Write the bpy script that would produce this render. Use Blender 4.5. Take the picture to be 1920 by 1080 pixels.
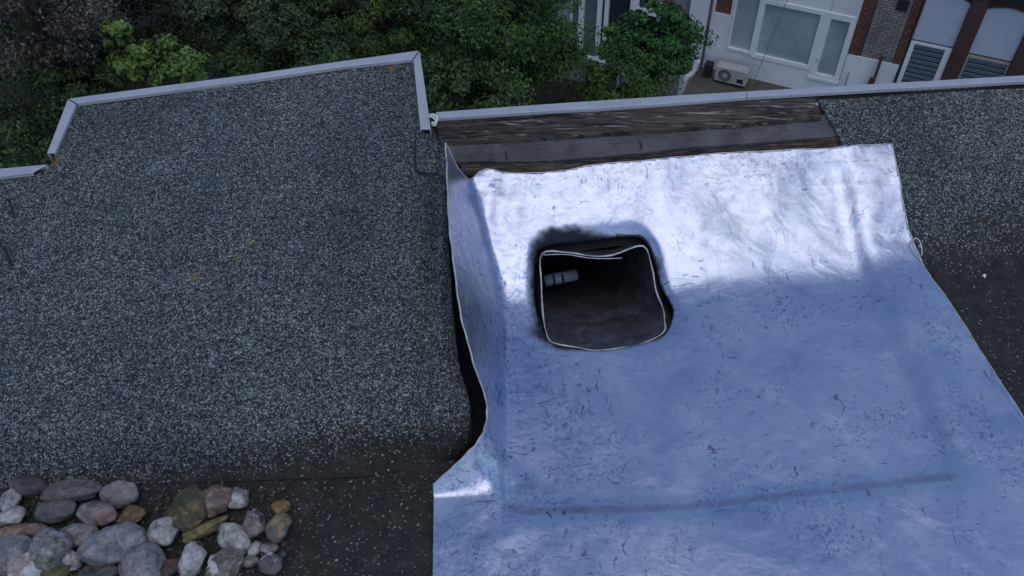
import bpy, math, random
import numpy as np
from mathutils import Vector, Matrix

for o in list(bpy.data.objects): bpy.data.objects.remove(o)
scene = bpy.context.scene
COL = scene.collection

# ------------------------------------------------------------------ camera
FPX = 1550.0
Uc = np.array([-40, 1470, 1550.0]); Uc /= np.linalg.norm(Uc)
_v = np.array([0, 0, -1.0]); Fc = _v - (_v @ Uc) * Uc; Fc /= np.linalg.norm(Fc)
Rc = np.cross(Fc, Uc)
CM = np.array([Rc, Fc, Uc])
CP = np.array([0, 0, 1.4])
cam_data = bpy.data.cameras.new('camera')
cam = bpy.data.objects.new('camera', cam_data); COL.objects.link(cam)
m4 = Matrix([list(CM[0]) + [0], list(CM[1]) + [0], list(CM[2]) + [0], [0, 0, 0, 1]])
cam.matrix_world = Matrix.Translation(Vector(CP)) @ m4
cam_data.sensor_width = 36; cam_data.lens = 36 * FPX / 1920
cam_data.clip_start = 0.02; cam_data.clip_end = 3000
scene.camera = cam

# ------------------------------------------------------------------ light
SUN_EL, SUN_AZ = 71, 158      # elevation, compass azimuth (0 = +Y, clockwise)
world = bpy.data.worlds.new('World'); scene.world = world; world.use_nodes = True
wn = world.node_tree; wn.nodes.clear()
sky = wn.nodes.new('ShaderNodeTexSky'); sky.sky_type = 'NISHITA'; sky.sun_disc = False
sky.sun_elevation = math.radians(SUN_EL); sky.sun_rotation = math.radians(SUN_AZ)
sky.air_density = 1.0; sky.dust_density = 0.6; sky.ozone_density = 3.2
bg = wn.nodes.new('ShaderNodeBackground'); bg.inputs[1].default_value = 0.13
wo = wn.nodes.new('ShaderNodeOutputWorld')
wn.links.new(sky.outputs[0], bg.inputs[0]); wn.links.new(bg.outputs[0], wo.inputs[0])
sd = bpy.data.lights.new('sun', 'SUN'); sd.energy = 0.72; sd.angle = math.radians(48); sd.color = (1, 0.94, 0.89)
sun = bpy.data.objects.new('sun', sd); COL.objects.link(sun)
az = math.radians(SUN_AZ); el = math.radians(SUN_EL)
sdir = Vector((math.sin(az) * math.cos(el), math.cos(az) * math.cos(el), math.sin(el)))
sun.rotation_euler = sdir.to_track_quat('Z', 'Y').to_euler(); sun.location = (0, -3, 12)
scene.view_settings.view_transform = 'Standard'; scene.view_settings.look = 'None'
scene.view_settings.exposure = 0.0; scene.view_settings.gamma = 1.0
scene.view_settings.use_curve_mapping = False
scene.render.engine = 'CYCLES'

# ------------------------------------------------------------------ helpers
rng = np.random.default_rng(7); random.seed(7)
def ray(x, y): return CM @ np.array([(x - 960) / FPX, -(y - 540) / FPX, -1.0])
def onz(x, y, z):
    d = ray(x, y); return CP + d * ((z - CP[2]) / d[2])
def hit(x, y, zf):
    d = ray(x, y); t = np.linspace(0.6, 4.5, 2600)
    P = CP[None] + d[None] * t[:, None]
    g = P[:, 2] - zf(P[:, 0], P[:, 1])
    k = np.where(g < 0)[0]; k = k[0] if len(k) else len(t) - 1
    a, b = g[k - 1], g[k]; f = a / (a - b)
    return P[k - 1] + (P[k] - P[k - 1]) * f
def at_depth(x, y, Y):
    d = ray(x, y); return CP + d * (Y / d[1])
def tag(o, label=None, cat=None, group=None, kind=None):
    if label: o['label'] = label
    if cat: o['category'] = cat
    if group: o['group'] = group
    if kind: o['kind'] = kind
    return o
def empty(name, loc, label, cat, group=None):
    o = bpy.data.objects.new(name, None); COL.objects.link(o); o.location = loc
    o.empty_display_size = 0.1
    return tag(o, label, cat, group)
def mesh_obj(name, V, F, mat, parent=None, smooth=False):
    me = bpy.data.meshes.new(name)
    V = np.asarray(V, float)
    if parent is not None: V = V - np.array(parent.location)[None]
    me.from_pydata(V.tolist(), [], F if isinstance(F, list) else F.tolist())
    if smooth: me.polygons.foreach_set('use_smooth', np.ones(len(me.polygons), bool))
    me.update()
    o = bpy.data.objects.new(name, me); COL.objects.link(o)
    if mat: me.materials.append(mat)
    if parent is not None: o.parent = parent
    return o
def fixnormals(o):
    import bmesh
    bm = bmesh.new(); bm.from_mesh(o.data)
    bmesh.ops.recalc_face_normals(bm, faces=bm.faces); bm.to_mesh(o.data); bm.free(); return o
def bevel(o, w, seg=2):
    b = o.modifiers.new('bevel', 'BEVEL'); b.width = w; b.segments = seg; b.limit_method = 'ANGLE'; return o
class MB:
    def __init__(s): s.V = []; s.F = []
    def add(s, V, F):
        n = len(s.V); s.V += [tuple(v) for v in V]; s.F += [tuple(i + n for i in f) for f in F]; return s
    def prism(s, bottom, top):
        n = len(bottom)
        F = [tuple(range(n))[::-1], tuple(range(n, 2 * n))] + [(i, (i + 1) % n, n + (i + 1) % n, n + i) for i in range(n)]
        return s.add(list(bottom) + list(top), F)
    def tube(s, pts, r, seg=8, caps=True):
        pts = [Vector(p) for p in pts]; V = []; F = []
        up = Vector((0.13, 0.2, 0.97))
        for i, p in enumerate(pts):
            t = (pts[min(i + 1, len(pts) - 1)] - pts[max(i - 1, 0)]).normalized()
            a = t.cross(up)
            if a.length < 1e-3: a = t.cross(Vector((1, 0, 0)))
            a.normalize(); b = t.cross(a)
            rr = r[i] if hasattr(r, '__len__') else r
            for k in range(seg):
                q = 2 * math.pi * k / seg
                V.append(p + a * math.cos(q) * rr + b * math.sin(q) * rr)
        for i in range(len(pts) - 1):
            for k in range(seg):
                F.append((i * seg + k, i * seg + (k + 1) % seg, (i + 1) * seg + (k + 1) % seg, (i + 1) * seg + k))
        if caps: F += [tuple(range(seg)), tuple(range((len(pts) - 1) * seg, len(pts) * seg))[::-1]]
        return s.add(V, F)
    def build(s, name, mat, parent=None, smooth=False):
        o = mesh_obj(name, s.V, s.F, mat, parent, smooth); return fixnormals(o) if len(s.F) < 60000 else o

# ---- materials
def newmat(name):
    m = bpy.data.materials.new(name); m.use_nodes = True
    nt = m.node_tree; b = nt.nodes['Principled BSDF']; return m, nt, b
def coords(nt, scale=(1, 1, 1), kind='Generated', rot=(0, 0, 0)):
    g = nt.nodes.new('ShaderNodeNewGeometry') if kind == 'World' else nt.nodes.new('ShaderNodeTexCoord')
    mp = nt.nodes.new('ShaderNodeMapping'); mp.inputs['Scale'].default_value = scale; mp.inputs['Rotation'].default_value = rot
    nt.links.new(g.outputs['Position'] if kind == 'World' else g.outputs[kind], mp.inputs[0]); return mp.outputs[0]
def noise(nt, vec, scale, detail=4, rough=0.55, dist=0.0):
    n = nt.nodes.new('ShaderNodeTexNoise'); n.inputs['Scale'].default_value = scale; n.inputs['Detail'].default_value = detail
    n.inputs['Roughness'].default_value = rough; n.inputs['Distortion'].default_value = dist
    nt.links.new(vec, n.inputs['Vector']); return n
def ramp(nt, fac, stops, interp='LINEAR'):
    r = nt.nodes.new('ShaderNodeValToRGB'); r.color_ramp.interpolation = interp; e = r.color_ramp.elements
    for i, (p, c) in enumerate(stops):
        if i < 2: el_ = e[i]; el_.position = p
        else: el_ = e.new(p)
        el_.color = (c, c, c, 1) if not hasattr(c, '__len__') else (*c, 1)
    nt.links.new(fac, r.inputs[0]); return r.outputs[0]
def mix(nt, fac, a, b, blend='MIX'):
    m = nt.nodes.new('ShaderNodeMix'); m.data_type = 'RGBA'; m.blend_type = blend
    for s, v in ((m.inputs[0], fac), (m.inputs[6], a), (m.inputs[7], b)):
        if isinstance(v, (int, float)): s.default_value = v
        elif hasattr(v, 'default_value') or hasattr(v, 'node'): nt.links.new(v, s)
        else: s.default_value = (*v, 1)
    return m.outputs[2]
def mth(nt, op, a, b=None, clamp=False):
    m = nt.nodes.new('ShaderNodeMath'); m.operation = op; m.use_clamp = clamp
    for i, v in enumerate((a, b)):
        if v is None: continue
        if isinstance(v, (int, float)): m.inputs[i].default_value = v
        else: nt.links.new(v, m.inputs[i])
    return m.outputs[0]
def bump(nt, b, h, strength, dist, prev=None):
    n = nt.nodes.new('ShaderNodeBump'); n.inputs['Strength'].default_value = strength; n.inputs['Distance'].default_value = dist
    nt.links.new(h, n.inputs['Height'])
    if prev is not None: nt.links.new(prev, n.inputs['Normal'])
    nt.links.new(n.outputs[0], b.inputs['Normal']); return n.outputs[0]
def mramp(nt, v, a, b):        # 0..1 between a and b
    m = nt.nodes.new('ShaderNodeMapRange'); m.interpolation_type = 'SMOOTHSTEP'
    m.inputs[1].default_value = a; m.inputs[2].default_value = b; nt.links.new(v, m.inputs[0]); return m.outputs[0]
def sepxyz(nt):
    g = nt.nodes.new('ShaderNodeNewGeometry'); s = nt.nodes.new('ShaderNodeSeparateXYZ'); nt.links.new(g.outputs['Position'], s.inputs[0]); return s.outputs

def simple(name, col, rough=0.7, metal=0.0, var=0.15, scale=8, bscale=60, bstr=0.2, dirt=None):
    m, nt, b = newmat(name); w = coords(nt, kind='World')
    n = noise(nt, w, scale, 5); lo = tuple(c * (1 - var) for c in col); hi = tuple(min(1, c * (1 + var)) for c in col)
    c = ramp(nt, n.outputs[0], [(0.3, lo), (0.7, hi)])
    if dirt:
        n2 = noise(nt, w, scale * 0.35, 6, 0.7); c = mix(nt, mth(nt, 'MULTIPLY', mramp(nt, n2.outputs[0], 0.5, 0.72), dirt[1]), c, dirt[0])
    nt.links.new(c, b.inputs['Base Color']); b.inputs['Roughness'].default_value = rough; b.inputs['Metallic'].default_value = metal
    bump(nt, b, noise(nt, w, bscale, 4).outputs[0], bstr, 0.02); return m

def granule_mat(name, toe=None, sparse=0.0, tint=(1, 1, 1), lichen=()):
    """slate chips on bitumen. toe: (y0,y1[,x-slope]) chips worn away below y1 (world y)."""
    m, nt, b = newmat(name); w = coords(nt, kind='World'); S = sepxyz(nt)
    wd = noise(nt, w, 120, 2); vadd = nt.nodes.new('ShaderNodeVectorMath'); vadd.operation = 'MULTIPLY_ADD'
    nt.links.new(wd.outputs['Color'], vadd.inputs[0]); vadd.inputs[1].default_value = (0.012,) * 3; nt.links.new(w, vadd.inputs[2])
    vo = nt.nodes.new('ShaderNodeTexVoronoi'); vo.inputs['Scale'].default_value = 325; vo.inputs['Randomness'].default_value = 1.0
    nt.links.new(vadd.outputs[0], vo.inputs['Vector'])
    sp = nt.nodes.new('ShaderNodeSeparateColor'); nt.links.new(vo.outputs['Color'], sp.inputs[0])
    lo = (0.012, 0.013, 0.016)
    t = (1.20, 1.23, 1.16)
    chip = ramp(nt, sp.outputs[0], [(0.0, (0.016, 0.017, 0.019)), (0.25, (0.045 * t[0], 0.048 * t[1], 0.050 * t[2])), (0.5, (0.10 * t[0], 0.108 * t[1], 0.112 * t[2])),
                                    (0.78, (0.185 * t[0], 0.198 * t[1], 0.202 * t[2])), (1.0, (0.36 * t[0], 0.375 * t[1], 0.38 * t[2]))])
    edge = mramp(nt, vo.outputs['Distance'], 0.42, 0.75)
    chip = mix(nt, edge, chip, lo)
    # slow tone change
    n1 = noise(nt, w, 3.2, 4, 0.6); chip = mix(nt, 1.0, chip, ramp(nt, n1.outputs[0], [(0.32, (0.68, 0.70, 0.74)), (0.5, (0.94, 0.95, 0.96)), (0.68, (1.12, 1.12, 1.08))]), 'MULTIPLY')
    n9 = noise(nt, w, 14, 4, 0.6); chip = mix(nt, mth(nt, 'MULTIPLY', mramp(nt, n9.outputs[0], 0.58, 0.75), 0.25), chip, (0.06, 0.11, 0.11))
    bare = None
    if toe:
        n2 = noise(nt, w, 9, 5, 0.65)
        yy = mth(nt, 'ADD', S[1], mth(nt, 'MULTIPLY', mth(nt, 'SUBTRACT', n2.outputs[0], 0.5), toe[2] if len(toe) > 2 else 0.25))
        if len(toe) > 3: yy = mth(nt, 'ADD', yy, mth(nt, 'MULTIPLY', S[0], toe[3]))
        k = mth(nt, 'SUBTRACT', 1.0, mramp(nt, yy, toe[0], toe[1]))
        bare = mth(nt, 'MULTIPLY', k, 1.0)
    if sparse: bare = sparse if bare is None else mth(nt, 'MAXIMUM', bare, sparse)
    if bare is not None:
        keep = mth(nt, 'GREATER_THAN', mth(nt, 'MULTIPLY', sp.outputs[1], 1.0), mth(nt, 'MULTIPLY', bare, 0.985) if not isinstance(bare, float) else bare)
        n3 = noise(nt, w, 26, 6, 0.7)
        soil = ramp(nt, n3.outputs[0], [(0.3, (0.014, 0.013, 0.012)), (0.55, (0.033, 0.030, 0.025)), (0.75, (0.075, 0.068, 0.046))])
        chip = mix(nt, keep, soil, chip)
    for (lx, ly, lr) in lichen:
        dx = mth(nt, 'SUBTRACT', S[0], lx); dy = mth(nt, 'SUBTRACT', S[1], ly)
        dd = mth(nt, 'SQRT', mth(nt, 'ADD', mth(nt, 'MULTIPLY', dx, dx), mth(nt, 'MULTIPLY', dy, dy)))
        nn = noise(nt, w, 70, 3); q = mth(nt, 'ADD', mth(nt, 'DIVIDE', dd, lr), mth(nt, 'MULTIPLY', nn.outputs[0], 1.0))
        chip = mix(nt, mth(nt, 'MULTIPLY', mth(nt, 'SUBTRACT', 1.0, mramp(nt, q, 0.8, 1.45)), 0.6), chip, (0.20, 0.14, 0.035))
    nt.links.new(chip, b.inputs['Base Color']); b.inputs['Roughness'].default_value = 0.75
    b.inputs['Specular IOR Level'].default_value = 0.35
    h = mth(nt, 'ADD', mth(nt, 'SUBTRACT', 1.0, vo.outputs['Distance']), mth(nt, 'MULTIPLY', sp.outputs[2], 0.8))
    p = bump(nt, b, h, 0.55, 0.003)
    bump(nt, b, noise(nt, w, 7, 3).outputs[0], 0.3, 0.02, p)
    return m

# hole outline on the lead is needed by the material too
# ---- roof height functions (metres; flat roof is z = 0)
def splus(x, k): x = x / k; return k * np.log1p(np.exp(np.clip(x, -40, 40))) * (x < 40) + k * x * (x >= 40)
def sig(x): return 1 / (1 + np.exp(-np.clip(x, -40, 40)))
SL = 0.577
def bU(X): return 1.30 + 0.085 * (X + 0.03)
def z_up(X, Y): return SL * splus(Y - bU(X), 0.022)
def a0(Y): return -0.028 - 0.27 * splus(Y - 1.30, 0.03)
def bFront(X): return 0.757 + 0.10 * splus(X - 0.3, 0.04) + 0.06 * splus(0.1 - X, 0.05)
def z_lead0(X, Y):
    z = z_up(X, Y)
    rec = sig((X - a0(Y)) / 0.006) * sig((0.845 - 0.10 * splus(Y - 1.35, 0.05) - X) / (0.010 + 0.001 * sig((Y - 1.38) / 0.03))) * sig((Y - bFront(X)) / 0.009) * sig((1.555 + 0.07 * X - Y) / 0.030)
    return z - (0.026 - 0.004 * sig((Y - 1.36) / 0.03)) * rec
def vn(X, Y, sx, sy, seed):
    """cheap smooth value noise"""
    r = np.random.default_rng(seed); G = r.random((256, 256)); x = X * sx + 50; y = Y * sy + 50
    xi = np.floor(x).astype(int); yi = np.floor(y).astype(int); fx = x - xi; fy = y - yi; fx = fx * fx * (3 - 2 * fx); fy = fy * fy * (3 - 2 * fy)
    g = lambda a, b_: G[a % 256, b_ % 256]
    return (g(xi, yi) * (1 - fx) + g(xi + 1, yi) * fx) * (1 - fy) + (g(xi, yi + 1) * (1 - fx) + g(xi + 1, yi + 1) * fx) * fy
def z_lead(X, Y):
    X = np.asarray(X, float); Y = np.asarray(Y, float)
    z = z_lead0(X, Y)
    w = np.clip((Y - 0.785) / 0.15, 0, 1); w = w * w * (3 - 2 * w)
    z = z + w * 2.8 * splus(a0(Y) - X, 0.006)
    # hand-dressed dents
    d = 0.0005 * np.sin(23 * X + 9 * Y + 2 * np.sin(7 * Y)) * np.sin(19 * Y - 6 * X + 1.3) + 0.0003 * np.sin(61 * X + 2.5 * np.sin(31 * Y)) * np.sin(53 * Y + 2 * np.sin(17 * X))
    up = sig((Y - 1.40) / 0.03)
    d = d + up * 0.0032 * (vn(X, Y, 11, 14, 91) - 0.5) + 0.0025 * (vn(X, Y, 6, 7, 92) - 0.5)
    d = d * (1 + 1.6 * up)
    lf = up * np.exp(-np.clip(X + 0.12, 0, 9) / 0.09)
    d = d + lf * 0.004 * np.sin(95 * X + 4 * np.sin(14 * Y))
    fl = sig((0.9 - Y) / 0.02) * np.exp(-((X + 0.03) / 0.09) ** 2)
    d = d + fl * 0.0035 * np.sin(48 * X + 31 * Y + 2.5 * np.sin(23 * Y + 9 * X)) * (0.6 + 0.4 * np.sin(37 * Y - 20 * X))
    return z + d

# ------------------------------------------------------------------ polygon-cut height-field sheets
def in_poly(X, Y, P):
    P = np.asarray(P); ins = np.zeros(X.shape, bool); n = len(P)
    for i in range(n):
        x1, y1 = P[i]; x2, y2 = P[(i + 1) % n]
        c = ((y1 > Y) != (y2 > Y))
        xx = (x2 - x1) * (Y - y1) / ((y2 - y1) if y2 != y1 else 1e-9) + x1
        ins ^= c & (X < xx)
    return ins
def near_poly(Q, P):
    P = np.asarray(P); best = np.full(len(Q), 1e9); out = Q.copy()
    for i in range(len(P)):
        A = P[i]; B = P[(i + 1) % len(P)]; AB = B - A
        t = np.clip(((Q - A) @ AB) / max(AB @ AB, 1e-12), 0, 1); C = A + t[:, None] * AB
        d = np.linalg.norm(Q - C, axis=1); k = d < best; best[k] = d[k]; out[k] = C[k]
    return out, best
def sheet(name, poly, zf, xs, ys, mat, parent=None, holes=(), skirt=0.0, smooth=True, post=None):
    X, Y = np.meshgrid(xs, ys); nx, ny = len(xs), len(ys)
    cx = (X[:-1, :-1] + X[1:, 1:]) / 2; cy = (Y[:-1, :-1] + Y[1:, 1:]) / 2
    keep = in_poly(cx, cy, poly)
    for h in holes: keep &= ~in_poly(cx, cy, h)
    j, i = np.where(keep); q = np.stack([j * nx + i, j * nx + i + 1, (j + 1) * nx + i + 1, (j + 1) * nx + i], 1)
    used, inv = np.unique(q, return_inverse=True); q = inv.reshape(q.shape)
    XY = np.stack([X.ravel()[used], Y.ravel()[used]], 1)
    # border edges
    E = np.concatenate([q[:, [0, 1]], q[:, [1, 2]], q[:, [2, 3]], q[:, [3, 0]]])
    key = np.sort(E, 1); u, idx, cnt = np.unique(key, axis=0, return_index=True, return_counts=True)
    be = E[idx[cnt == 1]]; bv = np.unique(be)
    cands = [np.asarray(poly, float)] + [np.asarray(h, float) for h in holes]
    B = XY[bv].copy(); res = [near_poly(B, P) for P in cands]
    which = np.argmin(np.stack([r[1] for r in res]), 0)
    for k, (o, d) in enumerate(res):
        s = which == k; XY[bv[s]] = o[s]
    for P in cands:
        for c in P:
            d = np.linalg.norm(XY[bv] - c, axis=1)
            if d.min() < 0.03: XY[bv[d.argmin()]] = c
    Z = zf(XY[:, 0], XY[:, 1])
    V = np.column_stack([XY, Z])
    if post is not None: V = post(V)
    F = q
    if skirt:
        n = len(V); mp = {int(b): n + k for k, b in enumerate(bv)}
        S = V[bv].copy(); S[:, 2] -= skirt; V = np.vstack([V, S])
        sk = np.array([(a, mp[int(a)], mp[int(b)], b) for a, b in be])
        F = np.vstack([q, sk])
    o = mesh_obj(name, V, F, mat, parent, smooth)
    if skirt and smooth:
        fl = np.ones(len(F), bool); fl[len(q):] = False; o.data.polygons.foreach_set('use_smooth', fl)
    return o
def hits(pts, zf): return np.array([hit(x, y, zf) for x, y in pts])
def resample(P, step):
    P = np.asarray(P, float); out = []
    for a, b in zip(P[:-1], P[1:]):
        n = max(1, int(np.linalg.norm(b - a) / step)); out += [a + (b - a) * k / n for k in range(n)]
    return np.array(out + [P[-1]])
def catmull(P, n=8, closed=False):
    P = np.asarray(P, float); out = []; N = len(P)
    for i in range(N if closed else N - 1):
        g = lambda k: P[k % N] if closed else P[min(max(k, 0), N - 1)]
        p0, p1, p2, p3 = g(i - 1), g(i), g(i + 1), g(i + 2)
        for k in range(n):
            t = k / n; out.append(0.5 * ((2 * p1) + (p2 - p0) * t + (2 * p0 - 5 * p1 + 4 * p2 - p3) * t * t + (3 * p1 - p0 - 3 * p2 + p3) * t ** 3))
    if not closed: out.append(P[-1])
    return np.array(out)

# ================================================================== MATERIALS
# raised block height
def z_block(X, Y):
    X = np.asarray(X, float); Y = np.asarray(Y, float)
    toe = 0.845 - 0.02 * np.clip(X + 0.1, -3, 0) * 0
    t = np.clip((Y - toe) / 0.068, 0, 1); t = t * t * (3 - 2 * t)
    z = 0.085 * t + 0.172 * np.clip((Y - 0.93) / 1.0, 0, 2)
    return z + 0.002 * np.sin(9 * X + 5 * Y) * np.sin(7 * Y - 3 * X) + 0.0015 * np.sin(31 * X) * np.sin(27 * Y + 2)

LIC = [(*hit(365, 520, z_block)[:2], 0.016), (*hit(470, 455, z_block)[:2], 0.010), (*hit(662, 495, z_block)[:2], 0.009), (*hit(440, 486, z_block)[:2], 0.009), (*hit(735, 127, z_block)[:2], 0.02), (*hit(100, 300, z_block)[:2], 0.03)]
M_block = granule_mat('slate_chip_felt', toe=(0.872, 0.955, 0.07, -0.085), lichen=LIC)
M_right = granule_mat('slate_chip_felt_worn_toe', toe=(1.18, 1.50, 0.12, -0.10))
M_flat = granule_mat('old_roofing_felt', sparse=0.93)

def lead_mat():
    m, nt, b = newmat('dressed_lead'); w = coords(nt, kind='World'); S = sepxyz(nt)
    n1 = noise(nt, w, 5, 6, 0.65, 0.6); n2 = noise(nt, coords(nt, (6, 15, 8), 'World'), 3, 6, 0.7, 1.6)
    c = ramp(nt, n1.outputs[0], [(0.25, (0.40, 0.455, 0.625)), (0.5, (0.53, 0.575, 0.71)), (0.8, (0.70, 0.72, 0.79))])
    c = mix(nt, mth(nt, 'MULTIPLY', mramp(nt, n2.outputs[0], 0.5, 0.75), 0.35), c, (0.66, 0.68, 0.74))
    # oxide bruises and dark scuffs, denser towards the left side of the floor
    n3 = noise(nt, coords(nt, (1, 1.8, 1), 'World'), 26, 7, 0.75, 1.2)
    left = mth(nt, 'SUBTRACT', 1.0, mramp(nt, S[0], 0.0, 0.32)); left = mth(nt, 'MULTIPLY', left, 0.06)
    c = mix(nt, mth(nt, 'MULTIPLY', mramp(nt, mth(nt, 'ADD', n3.outputs[0], left), 0.56, 0.66), 0.55), c, (0.24, 0.30, 0.46))
    n7 = noise(nt, coords(nt, (1, 0.8, 1), 'World'), 90, 6, 0.75, 1.5); nm7 = noise(nt, w, 6, 4, 0.65)
    mk = mramp(nt, mth(nt, 'ADD', nm7.outputs[0], left), 0.50, 0.60)
    c = mix(nt, mth(nt, 'MULTIPLY', mth(nt, 'MULTIPLY', mramp(nt, n7.outputs[0], 0.54, 0.60), mk), 0.7), c, (0.14, 0.18, 0.30))
    c = mix(nt, mth(nt, 'MULTIPLY', mth(nt, 'MULTIPLY', mramp(nt, n7.outputs[0], 0.45, 0.40), mk), 0.4), c, (0.86, 0.88, 0.92))
    for sc, rt, th in (((90, 11, 20), 0.5, 0.67), ((12, 90, 20), 0.75, 0.69), ((80, 12, 20), -0.7, 0.68), ((14, 95, 20), -0.35, 0.70)):
        ns = noise(nt, coords(nt, sc, 'World', (0, 0, rt)), 1.5, 4, 0.6, 0.4); nm = noise(nt, w, 7 + sc[0] * 0.1, 3)
        k = mth(nt, 'MULTIPLY', mramp(nt, ns.outputs[0], th, th + 0.025), mramp(nt, nm.outputs[0], 0.5, 0.58))
        c = mix(nt, mth(nt, 'MULTIPLY', k, 0.75), c, (0.10, 0.12, 0.2))
    for ii, (sc, rt) in enumerate((((95, 22, 1), 0.6), ((22, 95, 1), 0.5), ((85, 26, 1), -0.5), ((26, 110, 1), -0.15), ((45, 12, 1), 1.0))):
        wv = coords(nt, sc, 'World', (0, 0, rt)); dv = nt.nodes.new('ShaderNodeVectorMath'); dv.operation = 'MULTIPLY_ADD'
        nt.links.new(noise(nt, w, 30, 3).outputs['Color'], dv.inputs[0]); dv.inputs[1].default_value = (2.6, 2.6, 0); nt.links.new(wv, dv.inputs[2])
        v2 = nt.nodes.new('ShaderNodeTexVoronoi'); v2.voronoi_dimensions = '2D'; v2.inputs['Scale'].default_value = 1.05; nt.links.new(dv.outputs[0], v2.inputs['Vector'])
        sc2 = nt.nodes.new('ShaderNodeSeparateColor'); nt.links.new(v2.outputs['Color'], sc2.inputs[0])
        msk = noise(nt, coords(nt, (1, 1, 1), 'World', (0, 0, ii * 1.3)), 5.5, 3, 0.6)
        sel = mth(nt, 'GREATER_THAN', mth(nt, 'ADD', sc2.outputs[0], mth(nt, 'MULTIPLY', mth(nt, 'SUBTRACT', mth(nt, 'ADD', msk.outputs[0], left), 0.5), 3.6)), 1.32)
        dot = mth(nt, 'SUBTRACT', 1.0, mramp(nt, v2.outputs['Distance'], 0.12, 0.30))
        c = mix(nt, mth(nt, 'MULTIPLY', mth(nt, 'MULTIPLY', sel, dot), mth(nt, 'ADD', 0.15, mth(nt, 'MULTIPLY', sc2.outputs[1], 0.65))), c, (0.09, 0.12, 0.22))
    nu = noise(nt, coords(nt, (1, 1.5, 1), 'World'), 15, 8, 0.8, 1.4); ku = mth(nt, 'MULTIPLY', mramp(nt, nu.outputs[0], 0.42, 0.68), mramp(nt, S[1], 1.33, 1.48))
    c = mix(nt, mth(nt, 'MULTIPLY', ku, 0.6), c, (0.31, 0.31, 0.38))
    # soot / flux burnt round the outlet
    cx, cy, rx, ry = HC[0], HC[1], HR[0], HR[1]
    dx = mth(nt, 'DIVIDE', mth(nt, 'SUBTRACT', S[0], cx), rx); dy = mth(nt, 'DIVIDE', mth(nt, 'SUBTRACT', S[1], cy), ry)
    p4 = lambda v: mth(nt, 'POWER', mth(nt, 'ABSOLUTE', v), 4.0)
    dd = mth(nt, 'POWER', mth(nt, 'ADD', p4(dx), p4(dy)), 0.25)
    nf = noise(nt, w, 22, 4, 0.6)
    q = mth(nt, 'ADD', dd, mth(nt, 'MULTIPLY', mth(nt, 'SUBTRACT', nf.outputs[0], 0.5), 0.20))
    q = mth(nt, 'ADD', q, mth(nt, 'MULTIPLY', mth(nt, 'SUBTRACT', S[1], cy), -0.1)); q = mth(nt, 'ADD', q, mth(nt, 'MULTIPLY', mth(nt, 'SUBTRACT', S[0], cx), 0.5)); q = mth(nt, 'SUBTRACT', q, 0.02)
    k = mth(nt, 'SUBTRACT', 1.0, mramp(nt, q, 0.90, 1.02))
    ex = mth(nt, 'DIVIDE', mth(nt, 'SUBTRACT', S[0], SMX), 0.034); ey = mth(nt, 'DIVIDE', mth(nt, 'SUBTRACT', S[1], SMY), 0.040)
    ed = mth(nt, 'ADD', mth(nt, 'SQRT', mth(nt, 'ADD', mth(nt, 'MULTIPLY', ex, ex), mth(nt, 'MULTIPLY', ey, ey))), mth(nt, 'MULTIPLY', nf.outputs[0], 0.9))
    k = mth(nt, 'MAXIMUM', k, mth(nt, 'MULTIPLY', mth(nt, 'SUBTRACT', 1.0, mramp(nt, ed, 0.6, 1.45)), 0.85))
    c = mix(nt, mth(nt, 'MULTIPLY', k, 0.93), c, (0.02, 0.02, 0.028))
    # dirty rubbed band on the upper right of the upstand
    nb = noise(nt, coords(nt, (14, 30, 12), 'World'), 1.4, 7, 0.8, 1.0)
    yb = mth(nt, 'MULTIPLY', mramp(nt, S[1], 1.50, 1.58), mramp(nt, S[0], 0.2, 0.55))
    c = mix(nt, mth(nt, 'MULTIPLY', mth(nt, 'MULTIPLY', mramp(nt, nb.outputs[0], 0.5, 0.66), yb), 0.7), c, (0.16, 0.16, 0.21))
    nt.links.new(c, b.inputs['Base Color'])
    b.inputs['Metallic'].default_value = 0.92
    r = ramp(nt, n1.outputs[0], [(0.3, 0.30), (0.7, 0.41)]); r = mth(nt, 'ADD', r, mth(nt, 'MULTIPLY', mth(nt, 'SUBTRACT', n2.outputs[0], 0.5), 0.18))
    r = mth(nt, 'ADD', r, mth(nt, 'MULTIPLY', k, 0.4)); nt.links.new(r, b.inputs['Roughness'])
    p = bump(nt, b, noise(nt, w, 9, 3, 0.5, 1.2).outputs[0], 0.30, 0.010)
    p = bump(nt, b, n3.outputs[0], 0.08, 0.003, p)
    bump(nt, b, n2.outputs[0], 0.10, 0.004, p)
    return m

HOLE_PX = [(1003, 500), (1006, 470), (1025, 455), (1100, 443), (1185, 434), (1212, 445), (1228, 480), (1240, 530), (1256, 562), (1262, 590), (1246, 628), (1200, 645), (1125, 659), (1060, 652), (1030, 640), (1012, 610), (1003, 560)]
hole3 = hits(HOLE_PX, z_lead0); hole_xy = catmull(hole3[:, :2], 5, True)
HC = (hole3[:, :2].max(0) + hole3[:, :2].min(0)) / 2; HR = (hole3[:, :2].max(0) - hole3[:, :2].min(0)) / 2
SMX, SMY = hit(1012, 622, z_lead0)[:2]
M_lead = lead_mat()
M_leadedge = simple('fresh_cut_lead', (0.55, 0.54, 0.54), 0.5, 0.45, 0.35, 60)
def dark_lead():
    m, nt, b = newmat('dark_chute_lead'); w = coords(nt, kind='World')  # darker lead tone for the inside of the chute
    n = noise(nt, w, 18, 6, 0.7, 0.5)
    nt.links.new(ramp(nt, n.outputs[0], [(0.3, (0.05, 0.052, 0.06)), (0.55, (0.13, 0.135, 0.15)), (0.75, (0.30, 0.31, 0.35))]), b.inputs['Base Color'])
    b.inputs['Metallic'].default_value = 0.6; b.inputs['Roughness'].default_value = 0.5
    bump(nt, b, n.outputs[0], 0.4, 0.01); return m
M_darklead = dark_lead()
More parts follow.
